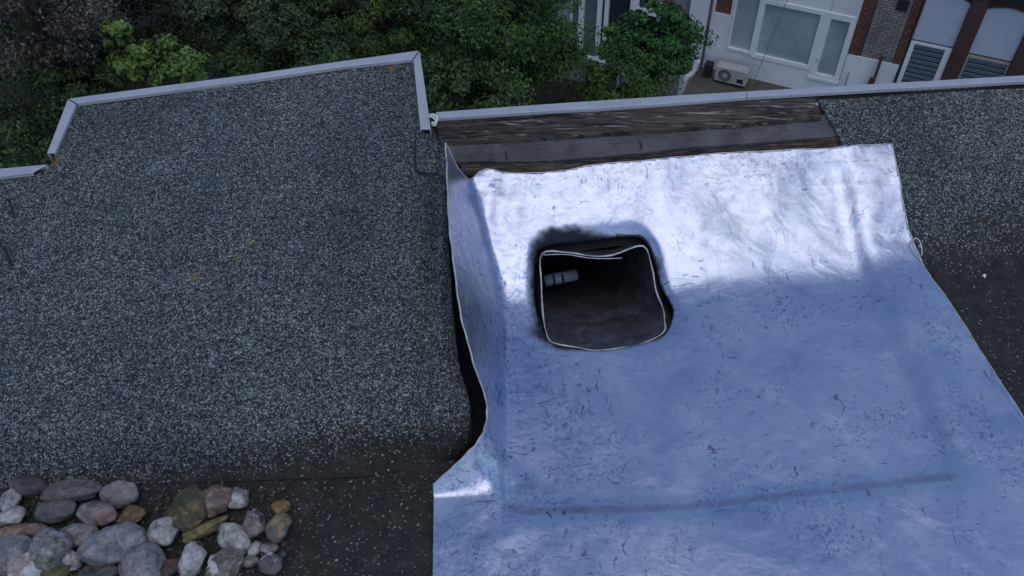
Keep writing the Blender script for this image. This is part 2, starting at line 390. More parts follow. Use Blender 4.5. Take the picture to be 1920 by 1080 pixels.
M_pipe = simple('grey_pvc', (0.30, 0.36, 0.42), 0.4)
M_black = simple('black_rubber', (0.012, 0.012, 0.013), 0.7)
def trim_mat():
    m, nt, b = newmat('aluminium_trim'); w = coords(nt, kind='World')
    n = noise(nt, w, 9, 6, 0.7); n2 = noise(nt, w, 130, 3)
    c = ramp(nt, n.outputs[0], [(0.3, (0.40, 0.405, 0.45)), (0.7, (0.52, 0.525, 0.565))])
    c = mix(nt, mth(nt, 'MULTIPLY', mramp(nt, n2.outputs[0], 0.56, 0.7), 0.45), c, (0.27, 0.28, 0.30))
    n4 = noise(nt, coords(nt, (3, 30, 3), 'World'), 5, 6, 0.8)
    c = mix(nt, mth(nt, 'MULTIPLY', mramp(nt, n4.outputs[0], 0.62, 0.75), 0.5), c, (0.17, 0.18, 0.17))
    nt.links.new(c, b.inputs['Base Color']); b.inputs['Metallic'].default_value = 0.25; b.inputs['Roughness'].default_value = 0.5
    bump(nt, b, n2.outputs[0], 0.15, 0.003); return m
M_trim = trim_mat()
def wood_mat(name, a, bcol, c3, sx=2.0, sy=60, fleck=0.75):
    m, nt, b = newmat(name); w = coords(nt, (sx, sy, sy), 'World', (0, 0, math.radians(-4)))
    n = noise(nt, w, 1.0, 7, 0.7, 0.3); n2 = noise(nt, coords(nt, (7, 9, 9), 'World'), 1.2, 4, 0.6)
    c = ramp(nt, n.outputs[0], [(0.25, a), (0.5, bcol), (0.72, c3)])
    c = mix(nt, mth(nt, 'MULTIPLY', mramp(nt, n2.outputs[0], 0.45, 0.65), 0.7), c, mix(nt, 1.0, c, (0.42, 0.48, 0.55), 'MULTIPLY'))
    rr_ = (0, 0, math.radians(-4)); n5 = noise(nt, coords(nt, (9, 260, 30), 'World', rr_), 1, 3, 0.6); c = mix(nt, mth(nt, 'MULTIPLY', mramp(nt, n5.outputs[0], 0.60, 0.66), fleck), c, (0.40, 0.36, 0.32))
    n6 = noise(nt, coords(nt, (3, 290, 30), 'World', rr_), 1.2, 2, 0.5); c = mix(nt, mth(nt, 'MULTIPLY', mramp(nt, n6.outputs[0], 0.48, 0.42), 0.75), c, (0.008, 0.007, 0.007))
    nt.links.new(c, b.inputs['Base Color']); b.inputs['Roughness'].default_value = 0.8
    bump(nt, b, n.outputs[0], 0.6, 0.004); return m
M_wood = wood_mat('weathered_plank', (0.018, 0.012, 0.011), (0.085, 0.060, 0.050), (0.17, 0.13, 0.108), 2.5, 130)
M_wood2 = wood_mat('rotten_batten', (0.008, 0.006, 0.006), (0.04, 0.026, 0.018), (0.30, 0.18, 0.10), 7, 110, 0.35)
M_board = simple('black_faced_board', (0.075, 0.071, 0.077), 0.6, 0, 0.45, 11, 30, 0.5, ((0.014, 0.013, 0.013), 0.9))
M_deck = simple('dark_deck_trim_shade', (0.012, 0.011, 0.012), 0.85)  # near-black deck tone, also used to paint the shadow under the right trim
M_brickwall = simple('brown_brick_wall', (0.16, 0.09, 0.07), 0.85)

# ================================================================== OWN ROOF
ZT = 0.255
T_out = [(817, 210), (1280, 178), (1400, 171), (1920, 141), (2300, 119)]
T_in = [(817, 221.5), (1280, 191.5), (1400, 182), (1920, 152), (2300, 130)]
zt_ = lambda X, Y: z_up(X, Y) + 0.013
def trim_line(po, pi):
    I = np.array([hit(x, y, zt_) for x, y in pi]); O = np.array([onz(x, y, i_[2]) for (x, y), i_ in zip(po, I)]); return O, I
to, ti = trim_line(T_out, T_in)
ZB = 0.262
L_out = [(-400, 352), (88, 308)]
bq = {}
# --- building body below (not in view from the camera, gives the roof its walls)
body_pts = [(-3, -2.2), (3.2, -2.2), (3.2, to[-1][1] - 0.06)] + [(p[0], p[1] - 0.05) for p in to[::-1][1:]] + [(-0.22, 1.86), (-1.04, 1.70), (-1.10, 1.43), (-3, 1.40)]
tb = MB(); tb.prism([(x, y, -11.5) for x, y in body_pts], [(x, y, -0.60) for x, y in body_pts])
tag(tb.build('ground_building', M_brickwall), kind='structure')

# --- flat membrane in front (dark felt at z=0), notched where the lead tray is let in
deck_z = lambda X, Y: z_lead0(X, Y) - 0.05
flat_poly = [(-3, -2.2), (3.2, -2.2), (3.2, 1.30), (0.93, 1.30), (0.93, 0.70), (-0.10, 0.70), (-0.115, 0.86), (-0.14, 0.90), (-3, 0.90)]
fb = MB(); fb.prism([(x, y, -0.30) for x, y in flat_poly], [(x, y, -0.004) for x, y in flat_poly])
tag(fb.build('roof_ground', M_flat), kind='structure')
# timber deck under the lead
dh = [tuple(HC + (p - HC) * 1.02) for p in hole_xy[::2]]
dp = [(-0.30, 0.55), (0.99, 0.55), (1.05, 1.80), (-0.26, 1.72)]
dk = sheet('roof_deck', dp, lambda X, Y: np.where(Y < 0.72, -0.35, deck_z(X, Y)), np.linspace(-0.3, 1.05, 140), np.linspace(0.55, 1.8, 130), M_deck, None, [dh])
tag(dk, kind='structure')

# --- right-hand felt upstand
UPS = empty('felt_upstand', (1.5, 1.5, 0.1), 'right-hand sloping roof edge of grey slate chip felt with a dark worn foot', 'roof edge')
z_ru = lambda X, Y: z_up(X, Y) - 0.003 - 0.04 * sig((0.93 - X) / 0.01) * sig((1.62 - Y) / 0.01) * (Y < 1.5) + 0.0015 * np.sin(13 * X + 7 * Y)
el_px = hits([(1527, 180), (1548, 212), (1573, 255), (1590, 300)], z_ru)
seamL = hit(1800, 574, z_ru); seamR = hit(1920, 560, z_ru); sd_ = (seamR - seamL) / (seamR[0] - seamL[0])
up_poly = [tuple(el_px[0][:2]), tuple(el_px[1][:2]), tuple(el_px[2][:2]), tuple(el_px[3][:2]), (0.91, 1.33), (0.91, 1.335), (0.92, (seamL + sd_ * (0.92 - seamL[0]))[1]),
           (2.6, 1.32), (2.6, (ti[-1][1] + 0.0) + (2.6 - ti[-1][0]) * 0.055 + 0.015)] + [(p[0], p[1] + 0.015) for p in ti[::-1] if p[0] > el_px[0][0] + 0.02]
us = sheet('slate_chip_felt', up_poly, z_ru, np.linspace(0.6, 2.6, 250), np.linspace(1.18, 1.95, 130), M_right, UPS, skirt=0.012)
# ragged moss tufts + fascia board + trim
def strip_prism(out, inn, top, drop):
    mb = MB(); n = len(out)
    for i in range(n - 1):
        quad = [out[i], out[i + 1], inn[i + 1], inn[i]]
        mb.prism([(p[0], p[1], top - drop) for p in quad], [(p[0], p[1], top) for p in quad])
    return mb
def trim_piece(name, out, inn, ztop, parent, lip=0.06):
    """edge trim: flat top strip, outer face turned down, built as one closed extrusion"""
    out = [np.array(p, float) for p in out]; inn = [np.array(p, float) for p in inn]
    V = []; F = []
    n = len(out)
    for o_, i_ in zip(out, inn):
        d = (i_ - o_)[:2]; d = d / np.linalg.norm(d); zt = o_[2]; zi = i_[2]
        prof = [(o_[:2], zt - lip), (o_[:2], zt), (i_[:2], zi), (i_[:2], zi - 0.010), (i_[:2] - d * 0.003, zi - 0.010), (i_[:2] - d * 0.003, zi - 0.003), (o_[:2] + d * 0.003, zt - 0.003), (o_[:2] + d * 0.003, zt - lip)]
        V += [(p[0], p[1], z) for p, z in prof]
    k = 8
    for i in range(n - 1):
        for j in range(k): F.append((i * k + j, i * k + (j + 1) % k, (i + 1) * k + (j + 1) % k, (i + 1) * k + j))
    F += [tuple(range(k)), tuple(range((n - 1) * k, n * k))]
    o = mesh_obj(name, V, F, M_trim, parent); fixnormals(o); return bevel(o, 0.0012)
JO = [(x, y) for x, y in [(817, 210), (960, 199.5), (1060, 192.5), (1120, 188.5), (1280, 178), (1400, 171)]]
JI = [(x, y) for x, y in [(817, 221.5), (960, 212), (1060, 205.5), (1120, 203), (1280, 191.5), (1400, 182)]]
jo, ji = trim_line(JO, JI)
TR = empty('edge_trim', tuple(to[2]), 'long straight aluminium roof edge trim running to the right side of the roof', 'edge trim')
t1 = trim_piece('trim_length', jo, ji, ZT, TR); t2 = trim_piece('trim_length', [jo[-1] + (to[3] - jo[-1]) * 0.0015, to[3], to[4]], [ji[-1] + (ti[3] - ji[-1]) * 0.0015, ti[3], ti[4]], ZT, TR)
mb = MB()
for i in range(len(to) - 1):
    q = [to[i] + (0, -.004, 0), to[i + 1] + (0, -.004, 0), ti[i + 1] + (0, -.003, 0), ti[i] + (0, -.003, 0)]
    mb.prism([(p[0], p[1], -0.30) for p in q], [(p[0], p[1], p[2] - 0.014) for p in q])
mb.build('fascia_board', M_deck, TR)  # board coloured near black to stand for the shadow below the trim

# --- exposed timber between trim and lead
z_s = lambda off: (lambda X, Y: z_up(X, Y) + off)
def patch(name, top_px, bot_px, off, nu, nv, disp, mat, parent, thick=0.012, zf=None):
    zf = zf or z_s(off)
    T = resample_n(hits(top_px, zf), nu); Bm = resample_n(hits(bot_px, zf), nu)
    v = np.linspace(0, 1, nv)
    P = T[:, None, :] * (1 - v)[None, :, None] + Bm[:, None, :] * v[None, :, None]
    X, Y = P[..., 0], P[..., 1]; Z = zf(X, Y) + disp(X, Y, v[None, :] + 0 * X)
    V = np.stack([X, Y, Z], -1).reshape(-1, 3)
    F = [(i * nv + j, i * nv + j + 1, (i + 1) * nv + j + 1, (i + 1) * nv + j) for i in range(nu - 1) for j in range(nv - 1)]
    # skirt
    n = len(V); ring = [i * nv for i in range(nu)] + [(nu - 1) * nv + j for j in range(1, nv)] + [i * nv + nv - 1 for i in range(nu - 2, -1, -1)] + [j for j in range(nv - 2, 0, -1)]
    S = V[ring].copy(); S[:, 2] -= thick; V = np.vstack([V, S]); L = len(ring)
    F += [(ring[a], ring[(a + 1) % L], n + (a + 1) % L, n + a) for a in range(L)]
    o = mesh_obj(name, V, F, mat, parent, False); return fixnormals(o)
def resample_n(P, n):
    d = np.concatenate([[0], np.cumsum(np.linalg.norm(np.diff(P, axis=0), axis=1))]); t = np.linspace(0, d[-1], n)
    return np.stack([np.interp(t, d, P[:, k]) for k in range(3)], 1)
def grooves(X, Y, v):
    left = 1 - np.clip((X - 0.12) / 0.35, 0, 0.8)
    saw = (v * 6.3 + 0.25 * vn(X, v, 6, 3, 3)) % 1.0
    g = -0.009 * np.clip(1 - np.abs(saw - 0.5) * 5, 0, 1) * left
    return g + 0.007 * (vn(X, v, 9, 26, 5) - 0.5) * (0.3 + left) + 0.0025 * (vn(X, v, 60, 45, 8) - 0.5)
TB = empty('exposed_timber', tuple(hit(1180, 250, z_s(0))), 'bare weathered roof timbers opened up between the edge trim and the lead sheet', 'roof timber')
pl = patch('plank', [(815, 223), (960, 213), (1280, 190), (1527, 181)], [(826, 266), (1000, 257), (1280, 239), (1460, 226), (1541, 218)], 0.002, 420, 44, grooves, M_wood, TB)
bd = patch('board', [(826, 263), (1000, 254), (1280, 236), (1460, 223), (1552, 215)], [(850, 303), (1000, 302), (1120, 294), (1280, 278), (1480, 262), (1575, 254)], -0.012, 200, 30,
           lambda X, Y, v: 0.004 * (vn(X, v, 9, 3, 11) - 0.5) + 0.002 * (vn(X, v, 40, 12, 12) - 0.5), M_board, TB)
bt = patch('batten', [(862, 300), (1000, 299), (1120, 291), (1280, 275), (1480, 259), (1572, 251)], [(866, 328), (1000, 330), (1120, 320), (1300, 305), (1480, 289), (1600, 282)], -0.019, 360, 24,
           lambda X, Y, v: 0.010 * (vn(X, v, 16, 5, 21) - 0.62) + 0.005 * (vn(X, v, 50, 9, 22) - 0.5) - 0.02 * np.clip(vn(X, v, 7, 2, 31) - 0.62, 0, 1), M_wood2, TB)
mb = MB()
for (x, y, dx, dy) in ((947, 283, 4, 15), (1199, 265, 4, 13)):
    mb = MB(); a = hit(x, y, z_s(-0.008)); b_ = hit(x + dx, y + dy, z_s(-0.008)); mb.tube([a, (a + b_) / 2 + (0.001, 0, 0.002), b_], 0.0016, 6)
    mb.build('bent_nail', M_black, TB)
p = hit(1531, 196, z_s(0.006)); mb = MB(); mb.tube([p, p + (0, 0, 0.004)], [0.0045, 0.003], 10)
sc = mb.build('pale_screw', M_leadedge); tag(sc, 'tiny pale screw head at the right end of the bare plank', 'screw')

# ================================================================== RAISED BLOCK (left)
BLK = empty('raised_roof', (-0.6, 1.3, 0.1), 'wide raised left part of the roof covered in blue-grey slate chip felt', 'roof section')
rim_px = [(826, 240), (832, 262), (836, 330), (837, 400), (842, 480), (850, 590), (862, 680), (879, 738), (878, 795), (864, 828), (835, 850), (790, 874)]
rim = hits(rim_px, z_block); rim_s = catmull(rim[:, :2], 4)
tl = lambda pts, off=0.0: hits(pts, lambda X, Y: z_block(X, Y) + off)
bo = tl([(790, 228), (778, 104), (140, 188), (98, 285), (104, 300), (80, 320), (-600, 376)])[:, :2]
bpoly = [tuple(p) for p in rim_s] + [(-0.30, 0.838), (-0.55, 0.836), (-0.8, 0.836), (-2.6, 0.82), (-2.6, bo[-1][1])] + [tuple(p) for p in bo[::-1]]
def z_block2(X, Y):
    z = z_block(X, Y)
    _, d = near_poly(np.stack([np.ravel(X), np.ravel(Y)], 1), np.array([tuple(p) for p in rim_s]))
    d = d.reshape(np.shape(X))
    _, d2 = near_poly(np.stack([np.ravel(X), np.ravel(Y)], 1), rim_s[:-6])
    return z - 0.024 * np.exp(-(d / 0.022) ** 1.2) * (np.asarray(Y) > 0.84)
xs = np.concatenate([np.linspace(-2.6, -1.3, 40)[:-1], np.linspace(-1.3, -0.25, 150)[:-1], np.linspace(-0.25, -0.04, 60)])
bs = sheet('slate_chip_felt', bpoly, z_block2, xs, np.linspace(0.80, 2.05, 200), M_block, BLK, skirt=0.30)
# patch lapped over the right edge
pp = tl([(779, 262), (800, 250), (826, 252), (833, 300), (835, 334), (806, 326), (779, 320)])
cen = pp[:, :2].mean(0)
z_p = lambda X, Y: z_block2(X, Y) + 0.0045
sheet('felt_patch', [tuple(p) for p in pp[:, :2]], z_p, np.linspace(-0.3, -0.1, 60), np.linspace(1.3, 1.8, 90), M_block, BLK, skirt=0.004)
for pts_ in ([(780, 258), (778, 290), (779, 318), (800, 325), (818, 326), (833, 336)], [(14, 372), (22, 392), (27, 408)], [(-4, 455), (10, 470), (22, 500)]):
    mb = MB(); cp_ = catmull(tl(pts_, 0.003), 6); mb.tube(cp_, [0.0022 + 0.0012 * math.sin(i * 1.9) for i in range(len(cp_))], 6); mb.build('crack_line', M_black, BLK)  # raised black tubes drawn in place of dark cracks in the felt
def quad_trim(o_px, i_px, off=0.012, name='edge_trim', lip=0.07):
    zf = lambda X, Y: z_block(X, Y) + off
    zz = [hit(x, y, zf) for x, y in o_px]; ii = [hit(x, y, zf) for x, y in i_px]
    return trim_piece(name, zz, ii, None, BLK, lip)
quad_trim([(129, 184.5), (300, 161.5), (460, 140.5), (640, 114.5), (784.5, 94.5)], [(144, 193.5), (300, 172.5), (460, 151.5), (640, 125), (773.5, 111)])
quad_trim([(787, 96), (808, 242)], [(775, 112), (788, 242)])
quad_trim([(127, 186), (88, 287)], [(142.5, 195), (103, 286)])
quad_trim([(-500, 361), (0, 316), (88, 308)], [(-500, 377), (0, 331), (60, 324)])
# fascia under left trims
zfb = lambda X, Y: z_block(X, Y)
fo = tl([(-500, 362), (90, 310), (93, 290), (132, 188), (782, 99), (803, 240)])
mb = MB()
for i in range(len(fo) - 1):
    a, b_ = fo[i], fo[i + 1]; d = (b_ - a)[:2]; d /= np.linalg.norm(d); nn = np.array([d[1], -d[0]]) * 0.02
    q = [a[:2], b_[:2], b_[:2] + nn, a[:2] + nn]; zz = [a[2], b_[2], b_[2], a[2]]
    mb.prism([(p[0], p[1], -0.45) for p in q], [(p[0], p[1], z - 0.02) for p, z in zip(q, zz)])
mb.build('fascia_board', M_wood, BLK)
# white strap between the two trims
p0 = hit(806, 222, lambda X, Y: 0 * X + 0.235); mb = MB()
for dz, dx in ((0, 0), (0.006, 0.004)):
    pts = catmull([p0 + (-0.004 + dx, 0.006, dz), p0 + (0.006 + dx, -0.002, 0.006 + dz), p0 + (0.015 + dx, -0.010, dz), p0 + (0.014, -0.022, dz - 0.004), p0 + (0.006, -0.026, dz)], 6)
    mb.tube(pts, 0.0028, 6)
st_ = mb.build('white_strap', simple('white_webbing', (0.75, 0.73, 0.68), 0.7), smooth=True); tag(st_, 'short twisted white strap poking out between the two aluminium trims', 'strap')

# ================================================================== LEAD SHEET
left_px = [(812, 911), (838, 888), (866, 862), (890, 838), (906, 812), (913, 785), (912, 755), (903, 725), (890, 690), (878, 645), (866, 602), (857, 545), (849, 478), (843, 430), (840, 370), (838, 310), (835, 270)]
top_px = [(845, 290), (862, 322), (900, 324), (960, 327), (1060, 322), (1110, 312), (1160, 307), (1240, 300), (1300, 295), (1400, 287), (1480, 283), (1580, 277), (1672, 272)]
right_px = [(1682, 320), (1694, 390), (1706, 442), (1720, 475), (1737, 512), (1770, 556), (1812, 620), (1862, 700), (1920, 790), (2010, 940), (2150, 1150)]
Lh = hits(left_px, z_lead); Th = hits(top_px, z_lead); Rh = hits(right_px, z_lead)
Lxy = catmull(Lh[:, :2], 4); Txy = catmull(Th[:, :2], 4); Rxy = catmull(Rh[:, :2], 4)
lead_poly = [tuple(p) for p in Lxy] + [tuple(p) for p in Txy] + [tuple(p) for p in Rxy] + [(1.05, 0.42), (-0.145, 0.42)]
lp = np.array(lead_poly)
jt = 0.0007 * np.array([math.sin(i * 1.7) for i in range(len(lp))]); lp[:-2, 0] += jt[:-2]
LEAD = empty('lead_sheet', (0.35, 1.1, 0.0), 'large blue-silver lead sheet dressed into the roof gutter around a square outlet', 'lead sheet')
def hole_post(V):
    _, d = near_poly(V[:, :2], hole_xy); V[:, 2] -= (0.003 + 0.017 * sig((V[:, 1] - HC[1]) / 0.02)) * np.exp(-(d / 0.010) ** 1.2); return V
xs = np.concatenate([np.linspace(-0.24, 0.02, 190)[:-1], np.linspace(0.02, 1.15, 330)])
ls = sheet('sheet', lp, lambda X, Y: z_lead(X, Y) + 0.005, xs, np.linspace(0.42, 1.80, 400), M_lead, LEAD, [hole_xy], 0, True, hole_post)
sm = ls.modifiers.new('thick', 'SOLIDIFY'); sm.thickness = 0.0022; sm.offset = -1
def on_lead(P, up=0.003): return [(p[0], p[1], float(z_lead(p[0], p[1])) + up) for p in P]
mb = MB(); mb.tube(on_lead(lp[:-2], 0.0042), 0.0016, 6, True); mb.build('cut_edge', M_leadedge, LEAD, True)
# outlet chute
rim_in = [(1016, 476), (1060, 473), (1110, 480), (1150, 478), (1205, 461), (1222, 500), (1230, 545), (1243, 578), (1246, 600), (1245, 622), (1215, 640), (1170, 652), (1115, 657), (1085, 652), (1040, 644), (1026, 630), (1018, 590), (1015, 530)]
z_rim = lambda X, Y: z_lead0(X, Y) - 0.012 + 0.010 * sig((1.27 - Y) / 0.02)
rh = catmull(hits(rim_in, z_rim), 4, True)
CHT = MB(); n = len(rh); dirv = np.array([-0.10, 0.62, -0.36]); V = []; F = []
rows = 14
for r in range(rows):
    t = r / (rows - 1)
    c0 = rh.mean(0)
    Rr = c0 + (rh - c0) * (1 - 0.15 * t) + dirv * t * np.array([1, 1, 1])
    Rr = Rr + 0.003 * np.sin(Rr[:, [1, 2, 0]] * 40)
    if r == 0: Rr = rh
    V += list(Rr)
for r in range(rows - 1):
    F += [(r * n + k, r * n + (k + 1) % n, (r + 1) * n + (k + 1) % n, (r + 1) * n + k) for k in range(n)]
F.append(tuple(range((rows - 1) * n, rows * n)))
CHT.add(V, F); ch = CHT.build('outlet_chute', M_darklead, LEAD, True)
mb = MB(); mb.tube(list(rh) + [rh[0]], [0.0019 + 0.0005 * math.sin(i * 1.3) + 0.0004 * math.sin(i * 0.6) for i in range(len(rh) + 1)], 6); e1 = mb.build('chute_rim', M_leadedge, LEAD, True)
sv = catmull([hit(x, y, lambda X, Y: z_rim(X, Y) - 0.006) for x, y in [(1018, 478), (1060, 477), (1100, 483), (1130, 485), (1166, 484)]], 5)
mb = MB(); mb.tube(sv, 0.0014, 6); mb.build('overlapping_seam', M_leadedge, LEAD, True)
for (x, y, dx, dy) in ((1131, 636, 4, 10), (1167, 620, 8, 18)):
    a = hit(x, y, lambda X, Y: z_rim(X, Y) - 0.02); 
# grey pipe stub inside the chute
pc = CP + ray(1055, 525) * 1.0; pc = at_depth(1046, 526, 1.50)
PIPE = empty('drain_pipe', tuple(pc), 'grey banded drain pipe stub seen inside the dark lead outlet', 'pipe')
mb = MB(); mb.tube([pc + (-0.035, 0.0, 0), pc + (0.05, 0.02, 0.0)], 0.0155, 20); mb.build('pipe', M_pipe, PIPE, True)
for k in (-0.012, 0.012):
    mb = MB(); mb.tube([pc + (k - 0.0018, 0, 0), pc + (k + 0.0018, 0.0008, 0)], 0.017, 20); mb.build('band', M_black, PIPE, True)
# curled offcut at the right edge and chip
q0 = hit(1713, 452, lambda X, Y: z_ru(X, Y) + 0.004)
pts = catmull([hit(x, y, lambda X, Y: z_ru(X, Y) + h) for x, y, h in [(1735, 506, .006), (1726, 488, .012), (1716, 470, .018), (1711, 456, .02), (1716, 447, .018), (1724, 452, .014), (1728, 466, .010), (1728, 480, .006)]], 5)
mb = MB(); mb.tube(pts, 0.0017, 6); lo_ = mb.build('lead_curl', M_leadedge, smooth=True); tag(lo_, 'thin curled strip of lead sticking out from the right edge of the sheet', 'offcut')
pts = catmull([hit(x, y, lambda X, Y: z_lead(X, Y) + h) for x, y, h in [(1858, 690, .006), (1872, 720, .014), (1890, 748, .016), (1915, 785, .012), (1940, 830, .006)]], 5)
mb = MB(); mb.tube(pts, 0.0006, 5); wl = mb.build('thin_wire', simple('dull_wire', (0.2, 0.22, 0.27), 0.5)); tag(wl, 'hair-thin wire lying along the lower right edge of the lead', 'wire')
c_ = hit(1845, 519, z_ru); mb = MB(); mb.prism([c_ + v for v in ((-.005, .003, .001), (.001, .006, .001), (.006, .003, .001), (.0, -.006, .001))], [c_ + v for v in ((-.004, .002, .004), (.001, .005, .005), (.005, .002, .004), (.0, -.004, .003))])
cc = mb.build('white_chip', simple('white_chip', (0.8, 0.79, 0.78), 0.6)); tag(cc, 'tiny white heart-shaped chip lying on the dark felt right of the lead', 'chip')

# ================================================================== PEBBLES
def stone_mat(i, a, b_, moss=None, vein=None):
    m, nt, b = newmat('pebble_stone'); tc = coords(nt, (1, 1, 1), 'World'); 
    off = nt.nodes.new('ShaderNodeVectorMath'); off.operation = 'ADD'; off.inputs[1].default_value = (i * 1.37, i * 0.71, i * 2.1); nt.links.new(tc, off.inputs[0]); w = off.outputs[0]
    n = noise(nt, w, 28, 7, 0.7, 0.8); n2 = noise(nt, w, 120, 5, 0.7); n3 = noise(nt, w, 20, 4, 0.6, 0.5)
    c = ramp(nt, n.outputs[0], [(0.34, a), (0.62, b_)])
    nq = noise(nt, w, 55, 6, 0.75, 1.0); c = mix(nt, 1.0, c, ramp(nt, nq.outputs[0], [(0.32, (0.45, 0.43, 0.40)), (0.5, (1.0, 0.98, 0.95)), (0.7, (1.35, 1.33, 1.25))]), 'MULTIPLY')
    c = mix(nt, mth(nt, 'MULTIPLY', mramp(nt, n2.outputs[0], 0.5, 0.66), 0.5), c, tuple(x * 0.3 for x in a))
    if vein: c = mix(nt, mramp(nt, n3.outputs[0], 0.53, 0.60), c, vein)
    if moss:
        n4 = noise(nt, w, 36, 5, 0.7); c = mix(nt, mramp(nt, n4.outputs[0], 0.54, 0.64), c, moss)
    nt.links.new(c, b.inputs['Base Color']); b.inputs['Roughness'].default_value = 0.62
    p_ = bump(nt, b, n.outputs[0], 0.5, 0.006); bump(nt, b, n2.outputs[0], 0.5, 0.0025, p_); return m
import bmesh
def pebble(i, px_, py_, w_px, h_px, ang, col1, col2, label, angular=0, moss=None, vein=None, lift=0.0, flat=0.6, tri=False):
    bm = bmesh.new(); bmesh.ops.create_icosphere(bm, subdivisions=4, radius=1.0)
    r = np.random.default_rng(100 + i); V = np.array([v.co[:] for v in bm.verts])
    D = V.copy()
    # rounded random-plane cuts: angular stones get more and deeper ones
    for k in range(9 + 5 * angular):
        nrm = r.normal(size=3); nrm /= np.linalg.norm(nrm); lim = r.uniform(0.62, 0.9) if angular else r.uniform(0.72, 0.95)
        s = D @ nrm; ex = np.maximum(s - lim, 0); D -= nrm[None] * (ex * 0.9)[:, None]
    if tri:
        D[:, 0] *= (1.0 - 0.55 * (D[:, 1] + 0.2)); 
    fr = r.uniform(1.5, 3, 3); ph = r.uniform(0, 6, 6)
    D *= (1 + 0.06 * np.sin(fr[0] * V[:, 0] * 2 + ph[0]) * np.sin(fr[1] * V[:, 1] * 2 + ph[1]) + 0.03 * np.sin(7 * V[:, 2] + ph[2] + 4 * V[:, 0]))[:, None]
    D *= (1 + (0.018 + 0.02 * angular) * np.sin(9 * V[:, 0] + ph[3]) * np.sin(10 * V[:, 1] + ph[4] + 3 * V[:, 2]))[:, None]
    from mathutils import noise as mn
    so = Vector((i * 3.1, i * 1.7, 0)); amp = 0.035 + 0.10 * angular
    D *= np.array([1 + amp * (mn.fractal(Vector(v) * 1.9 + so, 0.9, 2.1, 4) ) - (0.10 * angular) * max(0, mn.ridged_multi_fractal(Vector(v) * 1.3 + so, 1.0, 2.0, 3, 1.0, 2.0) - 1.3) for v in V])[:, None]
    dist = np.linalg.norm(onz(px_, py_, 0.02) - CP)
    w_px *= 1.07; h_px *= 1.07; rx = w_px / 2 * dist / FPX; ry = h_px / 2 * dist / FPX
    rz = flat * min(rx, ry) * 1.05
    ry = ry * (1.07 if ry > rz else 1)
    D *= np.array([rx, ry, rz])[None] / np.abs(D).max(0)[None]
    a = math.radians(ang); R = np.array([[math.cos(a), -math.sin(a), 0], [math.sin(a), math.cos(a), 0], [0, 0, 1]])
    tx = r.uniform(-0.15, 0.15); T = np.array([[1, 0, 0], [0, math.cos(tx), -math.sin(tx)], [0, math.sin(tx), math.cos(tx)]])
    D = D @ R.T @ T.T
    for v, d in zip(bm.verts, D): v.co = d
    me = bpy.data.meshes.new('pebble'); bm.to_mesh(me); bm.free()
    me.polygons.foreach_set('use_smooth', np.ones(len(me.polygons), bool))
    zc = -D[:, 2].min() - 0.003 + lift
    c = onz(px_, py_, zc)
    o = bpy.data.objects.new('pebble', me); COL.objects.link(o); o.location = c
    me.materials.append(stone_mat(i, col1, col2, moss, vein))
    tag(o, label, 'pebble', 'ballast pebbles heaped on the flat roof')
GR = (0.11, 0.105, 0.095); LG = (0.29, 0.28, 0.26); PG = (0.47, 0.46, 0.45); BL = (0.11, 0.11, 0.12); LB = (0.30, 0.30, 0.315)
OC = (0.22, 0.14, 0.055); BR = (0.09, 0.055, 0.035); PK = (0.30, 0.20, 0.18); OL = (0.055, 0.055, 0.03); MO = (0.07, 0.085, 0.018); DK = (0.045, 0.04, 0.045); WH = (0.56, 0.54, 0.51); RD = (0.16, 0.05, 0.035)
